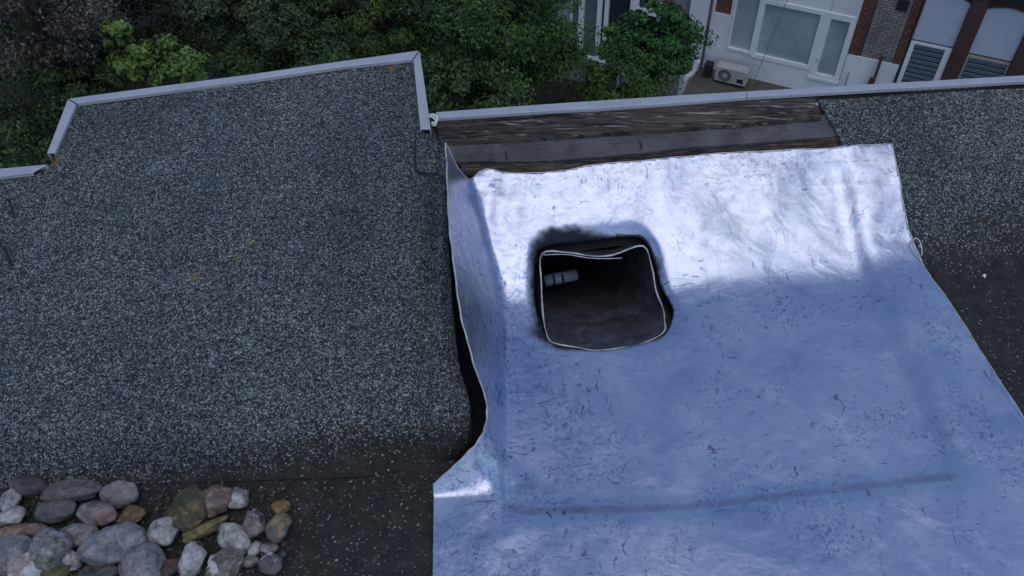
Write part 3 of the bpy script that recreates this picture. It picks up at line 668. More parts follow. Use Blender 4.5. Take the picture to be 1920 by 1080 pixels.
PB = [
 (352, 957, 68, 82, 8, OL, (0.11, 0.09, 0.05), 'big olive-brown pebble with an ochre end, top of the heap on the right', 1, None, OC, 0, .7, 0),
 (404, 934, 56, 60, -20, BR, PK, 'mossy pinkish pebble touching the upper right side of the big ochre-ended one', 1, MO, None, 0, .7, 0),
 (445, 933, 48, 38, -5, GR, PG, 'grey and white oval pebble at the top right of the heap', 0, MO, DK, 0, .7, 0),
 (526, 951, 34, 24, 8, OC, (0.34, 0.17, 0.08), 'small bright orange pebble at the far right of the heap', 0, None, None, 0, .8, 0),
 (523, 989, 42, 52, -8, (0.15, 0.11, 0.06), (0.33, 0.25, 0.14), 'ochre pebble with a grey left rim just below the small orange one', 0, None, GR, 0, .7, 0),
 (477, 979, 50, 48, 20, (0.14, 0.10, 0.10), (0.36, 0.29, 0.28), 'pinkish wrinkled wedge-shaped pebble left of the ochre one', 1, None, DK, 0, .8, 1),
 (441, 1011, 76, 42, -38, LG, WH, 'long pale grey pebble lying diagonally in the right of the heap', 0, MO, DK, 0, .8, 0),
 (388, 990, 82, 24, 30, MO, (0.25, 0.19, 0.09), 'thin ochre shard leaning against the big ochre-ended pebble', 1, MO, None, 0.005, 1.0, 0),
 (326, 964, 22, 42, 18, BL, LB, 'narrow blue-grey pebble squeezed left of the big ochre-ended one', 0, None, None, 0, .9, 0),
 (311, 993, 52, 50, -25, LG, PG, 'rounded pale grey pebble below the narrow blue-grey one', 0, MO, BL, 0, .7, 0),
 (361, 1046, 48, 58, 5, LG, PG, 'grey triangular pebble near the bottom of the heap', 1, None, None, 0, .7, 1),
 (422, 1057, 62, 56, 10, BR, LG, 'craggy pebble mottled white and brown right of the triangular one', 1, MO, WH, 0, .75, 0),
 (477, 1030, 19, 28, -20, LG, PG, 'tiny pale upright pebble between the long grey one and the small flat one', 0, None, None, 0, .8, 0),
 (505, 1027, 31, 21, 3, GR, LG, 'small smooth grey oval pebble beneath the ochre one', 0, None, None, 0, .7, 0),
 (505, 1058, 44, 38, 0, GR, BL, 'dark grey pebble with a white cap at the lower right corner of the heap', 0, None, WH, 0, .8, 0),
 (467, 1053, 32, 19, 10, BR, LG, 'small brownish pebble left of the white-capped one', 0, None, None, 0, .8, 0),
 (317, 1066, 42, 36, 0, DK, RD, 'dark reddish pebble left of the triangular one', 1, None, PK, 0, .7, 0),
 (268, 1060, 76, 64, -10, BL, LB, 'large speckled blue-grey pebble at the bottom edge of the heap', 0, None, None, 0, .7, 0),
 (212, 1018, 106, 68, 12, BL, LB, 'biggest smooth grey pebble in the middle of the heap', 0, None, None, 0.002, .7, 0),
 (92, 1030, 66, 60, 30, GR, LB, 'rounded grey pebble left of the biggest smooth one', 0, MO, None, 0, .8, 0),
 (146, 1004, 64, 36, 0, GR, LG, 'low grey pebble wedged left behind the biggest smooth one', 0, None, None, 0, .7, 0),
 (133, 921, 98, 38, 3, GR, (0.15, 0.14, 0.15), 'wide dull grey pebble along the top of the heap on the left', 0, None, None, 0, .8, 0),
 (50, 911, 66, 32, -6, DK, (0.13, 0.11, 0.12), 'dark brownish pebble at the top left corner of the heap', 0, None, None, 0, .8, 0),
 (18, 940, 34, 40, 10, GR, PG, 'pale rounded pebble below the dark top left one', 0, None, None, 0, .7, 0),
 (22, 968, 44, 30, 0, LG, PG, 'pale oval pebble near the left edge above the ochre slab', 0, None, None, 0, .8, 0),
 (24, 999, 60, 26, 16, OC, PK, 'flat ochre slab-like pebble at the left edge', 1, None, DK, 0, .8, 0),
 (64, 994, 40, 22, 10, BR, PK, 'small flat brown pebble right of the ochre slab', 0, None, None, 0, .8, 0),
 (20, 1040, 68, 56, 20, BL, LB, 'big smooth blue-grey pebble at the left edge with dark pits', 0, None, None, 0.004, .75, 0),
 (52, 1062, 58, 54, -10, LG, (0.42, 0.33, 0.30), 'white and pink pebble in front of the big blue-grey one at the left', 0, None, WH, 0.004, .75, 0),
 (102, 1073, 52, 32, 10, OL, (0.16, 0.16, 0.06), 'yellow-olive pebble at the bottom left of the heap', 0, MO, None, 0, .8, 0),
 (136, 1050, 46, 30, -15, GR, PG, 'mottled pale pebble above the yellow-olive one', 1, None, DK, 0, .8, 0),
 (188, 1073, 66, 30, 5, DK, GR, 'dark flat pebble at the bottom, below the biggest smooth one', 0, None, None, 0, .8, 0),
 (225, 925, 62, 44, -8, GR, LG, 'dull grey pebble at the top of the heap beside the dark gap', 0, None, None, 0, .8, 0),
 (105, 957, 62, 38, 5, GR, BL, 'slate grey pebble between the wide dull one and the flat brown one', 0, None, None, 0, .8, 0),
 (180, 962, 64, 42, -12, BR, LG, 'brown-grey pebble above the biggest smooth one', 0, None, PK, 0, .8, 0),
 (250, 966, 50, 40, 20, BR, OC, 'rust-brown pebble between the rounded pale one and the top row', 1, None, None, 0, .8, 0),
 (290, 1023, 19, 14, 0, LG, PG, 'tiny pale pebble in the dark gap right of the biggest smooth one', 0, None, None, 0, .8, 0),
]
for i, (x, y, w_, h_, an, c1, c2, lab, ang_, moss, vein, lift, flat, tri) in enumerate(PB):
    pebble(i, x, y, w_, h_, an, c1, c2, lab, ang_, moss, vein, lift, flat, bool(tri))
bm = bmesh.new(); r = np.random.default_rng(77)
for k in range(520):
    px_ = r.uniform(-20, 540); py_ = r.uniform(915, 1085)
    if px_ > 300 and r.random() < 0.35: continue
    c = onz(px_, py_, 0.0); sz = r.uniform(0.002, 0.007)
    gm = bmesh.ops.create_icosphere(bm, subdivisions=1, radius=1.0, matrix=Matrix.Translation((c[0], c[1], sz * 0.3)) @ Matrix.Rotation(r.uniform(0, 6), 4, 'Z') @ Matrix.Diagonal((sz, sz * r.uniform(.5, .9), sz * 0.6, 1)))
    for v in gm['verts']: v.co += Vector(r.normal(size=3) * sz * 0.13)
me = bpy.data.meshes.new('small_gravel'); bm.to_mesh(me); bm.free(); me.materials.append(stone_mat(99, (0.03, 0.028, 0.025), (0.11, 0.10, 0.085), (0.05, 0.055, 0.02), None))
sg = bpy.data.objects.new('small_gravel', me); COL.objects.link(sg); tag(sg, 'small dark gravel and dirt filling the gaps between the pebbles', 'gravel', kind='stuff')
# grit scattered on the flat felt
grit = MB(); r = np.random.default_rng(5)
for k in range(900):
    x = r.uniform(-0.9, -0.17); y = r.uniform(0.50, 0.86)
    s = r.uniform(0.0006, 0.0017) * (1.6 if r.random() < 0.04 else 1); a = r.uniform(0, 3.14)
    c, s_ = math.cos(a) * s, math.sin(a) * s
    grit.add([(x + c, y + s_, -.004), (x - s_, y + c, -.004), (x - c, y - s_ * 1.2, -.004), (x + s_, y - c, -.004), (x + s * .2, y, -.004 + s * 1.1)], [(0, 1, 4), (1, 2, 4), (2, 3, 4), (3, 0, 4)])
for k in range(500):
    x = r.uniform(0.98, 1.9); y = r.uniform(0.8, 1.3); s = r.uniform(0.0006, 0.0014); z = -.004
    grit.add([(x + s, y, z), (x, y + s, z), (x - s, y, z), (x, y - s, z), (x, y, z + s)], [(0, 1, 4), (1, 2, 4), (2, 3, 4), (3, 0, 4)])
g = grit.build('loose_grit', simple('pale_grit', (0.22, 0.21, 0.19), 0.8)); tag(g, 'pale loose grit sprinkled over the dark flat roof', 'grit', kind='stuff')

# ================================================================== BACKGROUND
SB = 1.25
P0 = CP + (np.array([5.33, 16.29, -9]) - CP) * SB
an = math.radians(-27.85); EX = np.array([math.cos(an), math.sin(an), 0]); OUT = np.array([math.sin(an), -math.cos(an), 0])
ZG = P0[2] - 1.2 * SB
def fp(s, t, d): return P0 + EX * s * SB + np.array([0, 0, t * SB]) + OUT * d
def fbox(mb, s0, s1, t0, t1, d0, d1):
    b4 = [fp(s0, t0, d0), fp(s1, t0, d0), fp(s1, t0, d1), fp(s0, t0, d1)]; t4 = [fp(s0, t1, d0), fp(s1, t1, d0), fp(s1, t1, d1), fp(s0, t1, d1)]
    mb.prism(b4, t4); return mb
def part(name, mat, par, boxes, bev=0):
    mb = MB()
    for b_ in boxes: fbox(mb, *b_)
    o = mb.build(name, mat, par); return o
def st_px(x, y, d=0.0):
    r_ = ray(x, y); q = P0 + OUT * d; t = ((q - CP) @ OUT) / (r_ @ OUT); p = CP + r_ * t; return ((p - P0) @ EX) / SB, (p[2] - P0[2]) / SB
M_render = simple('white_render', (0.80, 0.79, 0.81), 0.8, 0, 0.06, 0.8, 30, 0.1, ((0.42, 0.42, 0.42), 0.5))
M_frame = simple('white_pvc', (0.82, 0.82, 0.84), 0.45, 0, 0.04)
def glass(name, col, rough=0.12):
    m, nt, b = newmat(name); w = coords(nt, kind='World'); n = noise(nt, w, 0.9, 3)
    nt.links.new(ramp(nt, n.outputs[0], [(0.3, tuple(c * 0.75 for c in col)), (0.7, tuple(c * 1.25 for c in col))]), b.inputs['Base Color'])
    b.inputs['Roughness'].default_value = rough; b.inputs['Specular IOR Level'].default_value = 0.6
    bump(nt, b, noise(nt, w, 1.5, 2).outputs[0], 0.1, 0.05); return m
M_frost = glass('frosted_glass', (0.33, 0.40, 0.44), 0.35)
M_dglass = glass('dark_window_glass', (0.03, 0.035, 0.05))
M_curt = glass('curtained_glass', (0.13, 0.155, 0.15), 0.2)
M_red = simple('red_brick', (0.19, 0.075, 0.055), 0.85, 0, 0.35, 9, 40, 0.4)
M_pale = simple('pale_brick', (0.27, 0.245, 0.215), 0.85, 0, 0.3, 5, 40, 0.4, ((0.45, 0.45, 0.47), 0.6))
M_mort = simple('mortar', (0.07, 0.065, 0.06), 0.9)
M_greyb = simple('grey_rough_brick', (0.26, 0.255, 0.27), 0.85, 0, 0.2, 3, 30, 0.3)
M_dbrown = simple('dark_brown_paint', (0.085, 0.040, 0.040), 0.6, 0, 0.2, 2)
M_slat = simple('grey_blue_slat', (0.19, 0.225, 0.28), 0.4, 0.2, 0.1)
M_dk = simple('dark_gap', (0.012, 0.013, 0.018), 0.7)
M_panel = simple('pale_blue_panel', (0.50, 0.55, 0.64), 0.55, 0, 0.05, 0.6)
M_ac = simple('cream_metal', (0.42, 0.41, 0.38), 0.5)
M_conc = simple('mossy_concrete', (0.085, 0.083, 0.062), 0.9, 0, 0.3, 2.5, 30, 0.3, ((0.07, 0.075, 0.035), 0.8))
M_wframe2 = simple('cream_frame', (0.42, 0.38, 0.33), 0.6)

# ground
gb = MB(); gb.prism([(-150, -60, ZG - .5), (150, -60, ZG - .5), (150, 200, ZG - .5), (-150, 200, ZG - .5)], [(-150, -60, ZG), (150, -60, ZG), (150, 200, ZG), (-150, 200, ZG)])
tag(gb.build('garden_ground', simple('dark_soil', (0.012, 0.011, 0.008), 0.95, 0, 0.4, 1.5)), kind='structure')
# yard slab in front of the white annex
part('yard_paving', M_conc, None, [(-0.98, 3.2, -1.19, -0.001, 0.02, 3.6)])['kind'] = 'structure'

def window(par, s0, s1, t0, t1, mat, fw=0.06, dep=(-0.10, 0.03), frame_mat=None, pane_d=(-0.07, -0.05)):
    w_ = fw / SB; fr = part('window', frame_mat or M_frame, par, [(s0, s0 + w_, t0, t1, *dep), (s1 - w_, s1, t0, t1, *dep), (s0 + w_, s1 - w_, t0, t0 + w_, *dep), (s0 + w_, s1 - w_, t1 - w_, t1, *dep)])
    g_ = part('pane', mat, fr, [(s0 + w_, s1 - w_, t0 + w_, t1 - w_, *pane_d)]); 
    g_.location = (0, 0, 0)
    return fr
# part() under a part: the part's own location is 0, so coordinates stay in the parent's frame
_old_mesh_obj = mesh_obj
def mesh_obj(name, V, F, mat, parent=None, smooth=False):
    if parent is not None and parent.parent is not None:
        V = np.asarray(V, float) - np.array(parent.parent.location)[None]
    return _old_mesh_obj(name, V, F, mat, parent, smooth)

def bricks(name, mat, par, s0, s1, t0, t1, d0, proud=0.012, L=0.21, H=0.052, gap=0.018, quoin=None):
    mb = MB(); r_ = np.random.default_rng(int((s0 + 9) * 97)); row = 0; t = t0
    Ls, Hs, Gs = L / SB, H / SB, gap / SB
    while t < t1 - Hs * 0.5:
        s = s0 - (Ls / 2 if row % 2 else 0)
        while s < s1 - 1e-4:
            a = max(s, s0); b_ = min(s + Ls, s1)
            if b_ - a > 0.02 and (quoin is None or quoin(row, a, b_)):
                fbox(mb, a, b_, t, min(t + Hs, t1), d0, d0 + proud + r_.uniform(-.004, .004))
            s += Ls + Gs
        t += Hs + Gs; row += 1
    o = mb.build(name, mat, par); o['kind'] = 'stuff'; return o

# --- house A: big windows behind the bushes
HA = empty('brick_house', tuple(fp(-3, -1.2, 0)), 'grey brick house with tall white-framed windows half hidden by the bushes', 'house')
part('wall', M_greyb, HA, [(-9, -4.27, -1.2, 5, -0.4, 0), (-4.27, -2.0, -1.2, -0.5, -0.4, 0), (-4.27, -2.0, 2.5, 5, -0.4, 0), (-2.0, -1.36, -1.2, 5, -0.4, 0)])
bricks('brick', M_red, HA, -1.99, -1.78, 0, 3.0, 0.001)
bricks('brick', M_greyb, HA, -1.77, -1.37, -0.6, 3.0, 0.001, 0.006)
window(HA, -3.98, -3.50, -0.5, 2.5, M_curt, 0.09); window(HA, -3.50, -3.35, -0.5, 2.5, M_dglass, 0.05)
window(HA, -3.35, -2.72, -0.5, 2.5, M_dglass, 0.07); window(HA, -2.64, -2.04, -0.5, 1.06, M_dglass, 0.10)
window(HA, -2.64, -2.32, 1.06, 2.5, M_dglass, 0.07); window(HA, -2.32, -2.04, 1.06, 2.5, M_dglass, 0.07)
window(HA, -4.25, -3.99, -0.5, 2.5, M_curt, 0.05)
part('mullion', M_frame, HA, [(-2.72, -2.64, -0.5, 2.5, -0.10, 0.05)])
# --- white pier
WP = empty('white_pier', tuple(fp(-1.15, -1.2, 0)), 'tall narrow white wall pier between the leafy bush and the white annex', 'wall')
part('pier', M_render, WP, [(-1.355, -0.965, -1.2, 5, -0.4, 0.22)])
dpx = MB(); dpx.tube([fp(-0.93, -0.1, 0.10), fp(-0.93, 5, 0.10)], 0.022, 8); o = dpx.build('downpipe', simple('dark_pipe', (0.05, 0.05, 0.06), 0.5)); tag(o, 'thin dark downpipe running down beside the tall white pier', 'pipe')
s_, t_ = st_px(1291, 152, 0.5)
dpx = MB(); dpx.tube(catmull([fp(s_ + 0.12, t_ + 0.55, 0.45), fp(s_ + 0.05, t_ + 0.25, 0.5), fp(s_ - 0.05, t_ + 0.02, 0.55), fp(s_ - 0.05, t_ - 0.6, 0.6)], 6), 0.09, 10)
o = dpx.build('white_duct', M_render, smooth=True); tag(o, 'bent white duct rising from the yard at the foot of the white pier', 'duct')

# --- annex B
AX = empty('white_annex', tuple(fp(0.5, 0, 0)), 'white rendered annex with frosted windows and a glazed door behind the roof edge', 'house')
part('wall', M_render, AX, [(-0.90, -0.44, 0, 1.37, -0.4, 0), (-0.50, -0.44, 1.37, 5, -0.4, 0), (-0.90, -0.85, 1.37, 5, -0.4, 0), (-0.85, -0.50, 2.4, 5, -0.4, 0), (-0.44, 0.11, 0, 0.60, -0.4, 0), (-0.44, 0.11, 2.6, 5, -0.4, 0),
                            (0.11, 1.43, 0, 0.54, -0.4, 0), (0.11, 2.06, 1.90, 5, -0.4, 0), (1.43, 2.06, 0, 0.42, -0.4, 0), (2.02, 2.06, 0.42, 1.90, -0.4, 0)])
part('backing', M_mort, AX, [(-0.85, -0.50, 1.37, 2.4, -0.4, -0.06)]); bricks('brick', M_red, AX, -0.85, -0.50, 1.37, 2.4, -0.06)
window(AX, -0.44, 0.11, 0.60, 2.6, M_frost, 0.05); w2 = window(AX, 0.11, 1.43, 0.54, 1.90, M_frost, 0.11)
window(AX, 0.24, 0.56, 1.92, 2.6, M_frost, 0.04, (0.001, 0.02), None, (0.002, 0.01))
dr = part('door', M_frame, AX, [(1.43, 1.56, 0.42, 1.90, -0.10, 0.035), (1.94, 2.02, 0.42, 1.90, -0.10, 0.035), (1.56, 1.94, 0.42, 0.50, -0.10, 0.035), (1.56, 1.94, 1.78, 1.90, -0.10, 0.035)])
part('pane', M_frost, dr, [(1.56, 1.94, 0.50, 1.78, -0.07, -0.05)])
hd = MB(); hd.tube([fp(1.50, 0.85, 0.04), fp(1.50, 0.85, 0.09), fp(1.58, 0.85, 0.09)], 0.016, 8); hd.build('handle', M_leadedge, dr, True)
part('threshold', M_render, AX, [(1.40, 2.06, 0.36, 0.415, 0.0, 0.06)])
part('joint', M_mort, AX, [(1.50, 1.506, 1.91, 5, 0.0005, 0.003)])

# --- brick section C with low white wall
BC = empty('brick_section', tuple(fp(2.6, 0, 0)), 'narrow pale brick bay with red brick edges between the white annex and the arched garages', 'building')
part('backing', M_mort, BC, [(2.06, 3.13, 0, 5, -0.4, -0.02)])
bricks('brick', M_red, BC, 2.07, 2.27, 1.1, 3.4, -0.02, 0.03, 0.20, quoin=lambda r_, a, b_: True)
bricks('brick', M_pale, BC, 2.33, 2.95, 1.1, 3.4, -0.02, 0.016, quoin=lambda r_, a, b_: not (a < 2.9 and b_ > 2.68 and 0 < 1 and 24 < 0))
bricks('brick', M_red, BC, 2.97, 3.10, 1.1, 3.4, -0.02, 0.03, 0.10)
part('dark_vent', M_dk, BC, [(2.68, 2.89, 2.22, 2.43, -0.02, 0.03)])
part('lower_wall', M_render, BC, [(2.07, 3.10, 0, 1.09, -0.019, 0.03)])
LW = part('dark_post', M_dbrown, None, [(2.70, 2.76, 0.3, 1.27, 0.12, 0.20), (2.64, 2.70, 0.3, 0.75, 0.13, 0.19)]); tag(LW, 'dark slender post standing against the low white wall of the brick bay', 'post')
LW = part('black_rod', M_dk, None, [(2.20, 2.215, 0.1, 0.72, 0.10, 0.13)]); tag(LW, 'thin black upright rod against the low white wall next to the glazed door', 'rod')
LW = part('black_rod', M_dk, None, [(3.125, 3.15, 0.2, 1.0, 0.05, 0.10)]); tag(LW, 'short thick black rod at the corner beside the first shuttered opening', 'rod')

# --- arched shuttered bays
GB = empty('arched_building', tuple(fp(4.2, 0, 0)), 'dark brown brick building with white arched panels above slatted shutters', 'building')
part('wall', M_dbrown, GB, [(3.13, 9.5, -1.2, 5, -0.5, -0.06), (3.94, 4.22, 0, 5, -0.06, 0.08), (5.01, 5.34, 0, 5, -0.06, 0.08), (6.15, 6.45, 0, 5, -0.06, 0.08), (3.13, 3.155, 1.68, 5, -0.06, 0.05)])
def archpanel(s0, s1, t0, t1, rise=0.09):
    n = 12; pts = [(s0, t0), (s1, t0)] + [(s1 + (s0 - s1) * k / n, t1 + rise * math.sin(math.pi * k / n)) for k in range(n + 1)]
    mb = MB(); mb.prism([fp(s, t, -0.06) for s, t in pts], [fp(s, t, 0.0) for s, t in pts]); return mb.build('arched_panel', M_panel, GB)
for (s0, s1, t0, t1, lt, fm) in ((3.16, 3.93, 1.70, 2.60, 1.66, M_frame), (4.23, 5.0, 1.66, 2.56, 1.62, M_wframe2), (5.36, 6.13, 1.62, 2.52, 1.58, M_wframe2)):
    archpanel(s0, s1, t0, t1)
    w_ = 0.085 if fm is M_frame else 0.03
    fr = part('shutter_frame', fm, GB, [(s0, s0 + w_, 0.2, lt, -0.06, 0.02), (s1 - w_ - (0.03 if fm is M_frame else 0), s1, 0.2, lt, -0.06, 0.02), (s0 + w_, s1 - w_ - (0.03 if fm is M_frame else 0), lt - 0.045, lt, -0.06, 0.02)])
    part('backing', M_dk, fr, [(s0 + w_, s1 - w_, 0.2, lt - 0.05, -0.055, -0.045)])
    base = None
    a_, b_ = s0 + w_ + 0.002, s1 - w_ - (0.032 if fm is M_frame else 0.002)
    k = 0; t = lt - 0.14
    sl0 = None
    while t > 0.25:
        if sl0 is None:
            mb = MB(); pr = [(0, -0.04), (0.062, -0.035), (0.085, -0.005), (0.078, 0.0), (0.0, -0.018)]
            mb.prism([fp(a_, t + q[0], q[1] + 0.01) for q in pr], [fp(b_, t + q[0], q[1] + 0.01) for q in pr]); sl0 = mb.build('slat', M_slat, fr)
        else:
            c = sl0.copy(); COL.objects.link(c); c.parent = fr; c.location = (0, 0, -(k * 0.105) * SB)
        k += 1; t -= 0.105
part('cornice', M_dk, GB, [(3.5, 9.5, 2.80, 3.0, -0.06, 0.12)])

# --- air conditioner
q = [st_px(1040 + X / 4.355, Y / 4.355, 0.62) for X, Y in ((1318, 535), (1572, 600), (1553, 712), (1300, 652))]
s0 = (q[0][0] + q[3][0]) / 2; s1 = (q[1][0] + q[2][0]) / 2; tt = (q[0][1] + q[1][1]) / 2; tb_ = (q[2][1] + q[3][1]) / 2
AC = empty('air_conditioner', tuple(fp((s0 + s1) / 2, 0, 0.5)), 'cream outdoor air conditioner unit with round fan standing in the yard by the white annex', 'air conditioner')
cs = part('casing', M_ac, AC, [(s0, s1, tb_, tt, 0.30, 0.62)]); bevel(cs, 0.015)
part('foot', M_dk, AC, [(s0 + .08, s0 + .14, -0.001 if tb_ > 0 else tb_ - .03, tb_, 0.32, 0.60)]); part('foot', M_dk, AC, [(s1 - .14, s1 - .08, -0.001 if tb_ > 0 else tb_ - .03, tb_, 0.32, 0.60)])
fc = (s0 + (s1 - s0) * 0.32, (tt + tb_) / 2); rf = (tt - tb_) * 0.42
mb = MB(); ring = [fp(fc[0] + rf * math.cos(a), fc[1] + rf * math.sin(a), 0.621) for a in np.linspace(0, 2 * math.pi, 24, endpoint=False)]; mb.prism(ring, [tuple(np.array(p) + OUT * 0.006) for p in ring]); mb.build('fan_opening', M_dk, AC)
mb = MB()
for rr in (1.0, 0.75, 0.5, 0.3):
    mb.tube([fp(fc[0] + rf * rr * math.cos(a), fc[1] + rf * rr * math.sin(a), 0.636) for a in np.linspace(0, 2 * math.pi, 25)], 0.006, 5)
for a in np.linspace(0, 2 * math.pi, 12, endpoint=False): mb.tube([fp(fc[0], fc[1], 0.634), fp(fc[0] + rf * math.cos(a), fc[1] + rf * math.sin(a), 0.634)], 0.004, 4)
mb.build('fan_grille', M_pipe, AC)
mb = MB(); ring = [fp(fc[0] + 0.05 * math.cos(a), fc[1] + 0.05 * math.sin(a), 0.632) for a in np.linspace(0, 2 * math.pi, 16, endpoint=False)]; mb.prism(ring, [tuple(np.array(p) + OUT * 0.015) for p in ring]); mb.build('fan_hub', M_ac, AC)
part('badge', M_dk, AC, [(s1 - .2, s1 - .06, tb_ + .06, tb_ + .16, 0.620, 0.626)])
s_, t_ = st_px(1330, 125, 0.4)
bx_ = part('black_box', M_dk, None, [(s_ - 0.10, s_ + 0.07, 0, t_ + 0.08, 0.25, 0.5)]); tag(bx_, 'small black box on the yard left of the air conditioner', 'box')
# cable hanging across the annex
ca = st_px(1476, 0, 0.9); cb = st_px(1405, 172, 0.9)
mb = MB(); mb.tube([fp(ca[0] + (cb[0] - ca[0]) * t, ca[1] + (cb[1] - ca[1]) * t + 0.10 * t * (t - 1), 0.9) for t in np.linspace(-1.0, 1.2, 14)], 0.010, 5)
o = mb.build('hanging_cable', simple('grey_cable', (0.22, 0.2, 0.2), 0.6)); tag(o, 'thin grey cable hanging diagonally in front of the frosted windows', 'cable')

# ------------------------------------------------------------------ vegetation
def leaf_mat(name, cols, rough=0.55, trans=0.15):
    m, nt, b = newmat(name); g_ = nt.nodes.new('ShaderNodeNewGeometry'); w = coords(nt, kind='World')
    n = noise(nt, w, 1.6, 3); n2 = mth(nt, 'ADD', mth(nt, 'MULTIPLY', g_.outputs['Random Per Island'], 0.55), mth(nt, 'MULTIPLY', n.outputs[0], 0.5))
    nt.links.new(ramp(nt, n2, [(0.15, cols[0]), (0.5, cols[1]), (0.88, cols[2])]), b.inputs['Base Color'])
    b.inputs['Roughness'].default_value = rough; b.inputs['Specular IOR Level'].default_value = 0.25
    return m
def leaves(center, radii, nclump, nleaf, lsize, spread, seed, shell=0.55, asp=0.5, droop=0.0, topbias=0.35):
    r_ = np.random.default_rng(seed)
    d = r_.normal(size=(nclump, 3)); d /= np.linalg.norm(d, axis=1)[:, None]; d[:, 2] = d[:, 2] * (1 - topbias) + np.abs(d[:, 2]) * topbias
    rad = shell + (1 - shell) * r_.random(nclump) ** 0.7
    lump = 1 + 0.18 * np.sin(d[:, 0] * 5 + seed) * np.sin(d[:, 1] * 4 + seed * 2) + 0.12 * r_.normal(size=nclump)
    cc = np.array(center)[None] + d * (rad * lump)[:, None] * np.array(radii)[None]
    csz = spread * r_.uniform(0.55, 1.35, nclump)
    k = r_.integers(0, nclump, nleaf)
    off = r_.normal(size=(nleaf, 3)); ol = np.linalg.norm(off, axis=1)[:, None]; off = off / ol * (r_.random((nleaf, 1)) ** 0.45)
    off[:, 2] *= 0.6
    P = cc[k] + off * csz[k][:, None]
    nr = off + 0.5 * d[k] + np.array([0, 0, 0.45]) + 0.45 * r_.normal(size=(nleaf, 3)); nr /= np.linalg.norm(nr, axis=1)[:, None]
    t = np.cross(nr, r_.normal(size=(nleaf, 3))); t /= np.linalg.norm(t, axis=1)[:, None]; b_ = np.cross(nr, t)
    L = lsize * r_.uniform(0.6, 1.4, (nleaf, 1)); W = L * asp
    V = np.stack([P - t * L * .5, P + b_ * W * .5 - nr * L * 0.06 + t * L * 0.05, P + t * L * .5 - nr * L * .05, P - b_ * W * .5 - nr * L * 0.06 + t * L * 0.05], 1).reshape(-1, 3)
    F = np.arange(nleaf * 4).reshape(-1, 4); return V, F, cc
def tree(name, label, cat, c, radii, nclump, nleaf, lsize, spread, seed, mat, bark, group=None, shell=0.55, asp=0.5, ground=None, trunk_r=0.14, part_name='crown'):
    ground = ZG if ground is None else ground
    T = empty(name, (c[0], c[1], ground), label, cat, 'trees and bushes in the garden')
    V, F, cc = leaves(c, radii, nclump, nleaf, lsize, spread, seed, shell, asp)
    mesh_obj(part_name, V, F, mat, T)
    mb = MB(); r_ = np.random.default_rng(seed + 1)
    top = np.array(c) + (0, 0, radii[2] * 0.3); base = np.array([c[0], c[1], ground])
    tr = [base + (top - base) * t + (0.12 * math.sin(3 * t + seed) * t, 0.1 * math.sin(4 * t + seed) * t, 0) for t in np.linspace(0, 1, 7)]
    mb.tube(tr, list(np.linspace(trunk_r, trunk_r * 0.35, 7)), 8); mb.build('trunk', bark, T, True)
    mb = MB()
    for j in r_.choice(len(cc), min(26, len(cc)), replace=False):
        h = r_.uniform(0.45, 0.95); s0_ = base + (top - base) * h; e_ = cc[j]; mid = (s0_ + e_) / 2 + (0, 0, -0.1 * radii[2])
        mb.tube([s0_, mid, e_], [trunk_r * 0.3, trunk_r * 0.18, trunk_r * 0.06], 5, False)
    mb.build('branch', bark, T); return T
bark = simple('dark_bark', (0.05, 0.04, 0.032), 0.9); bark2 = simple('grey_bark', (0.16, 0.15, 0.14), 0.9)
Ldark = leaf_mat('dark_green_leaf', ((0.013, 0.026, 0.008), (0.038, 0.070, 0.020), (0.080, 0.130, 0.036)))
Lyew = leaf_mat('conifer_leaf', ((0.010, 0.022, 0.006), (0.038, 0.080, 0.017), (0.115, 0.195, 0.042)))
Lcop = leaf_mat('brown_leaf', ((0.018, 0.016, 0.012), (0.055, 0.050, 0.038), (0.22, 0.20, 0.18)))
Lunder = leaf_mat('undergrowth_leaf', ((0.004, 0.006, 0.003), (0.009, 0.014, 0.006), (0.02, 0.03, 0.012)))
Lyel = leaf_mat('yellow_green_leaf', ((0.05, 0.085, 0.018), (0.12, 0.19, 0.035), (0.22, 0.32, 0.07)))
Lbri = leaf_mat('bright_green_leaf', ((0.012, 0.036, 0.010), (0.032, 0.092, 0.020), (0.085, 0.20, 0.045)))
Lmid = leaf_mat('grey_green_leaf', ((0.014, 0.027, 0.009), (0.045, 0.078, 0.026), (0.12, 0.18, 0.066)))
A = at_depth
# centre conifer-like tree
tree('broad_conifer', 'broad dark green feathery tree right of the raised roof corner', 'tree', A(935, 70, 14.5), (1.75, 1.4, 2.3), 150, 42000, 0.085, 0.42, 11, Lyew, bark, shell=0.5, asp=0.4)
tree('broad_conifer', 'feathery green tree directly behind the corner of the aluminium trim', 'tree', A(700, 25, 16.0), (1.9, 1.6, 2.3), 130, 30000, 0.085, 0.42, 12, Lyew, bark, shell=0.5, asp=0.4)
tree('bushy_tree', 'grey-green tree with fine leaves above the middle of the left trim', 'tree', A(520, 40, 15.5), (1.7, 1.5, 2.2), 130, 30000, 0.075, 0.40, 13, Lmid, bark2, shell=0.5)
tree('brown_leaf_tree', 'sparse brownish tree in the top left corner of the garden', 'tree', A(70, 40, 13.0), (1.45, 1.2, 1.9), 90, 11000, 0.075, 0.38, 14, Lcop, bark, shell=0.45)
tree('brown_leaf_tree', 'thin brownish tree at the top edge left of the grey-green one', 'tree', A(430, -45, 17.0), (1.1, 1.0, 1.2), 50, 4500, 0.075, 0.36, 24, Lcop, bark, shell=0.45)
tree('dark_shrub', 'dark green shrub between the brownish tree and the yellow-green bush', 'shrub', A(130, 110, 14.5), (1.2, 1.1, 1.5), 80, 16000, 0.08, 0.36, 15, Ldark, bark, trunk_r=0.06)
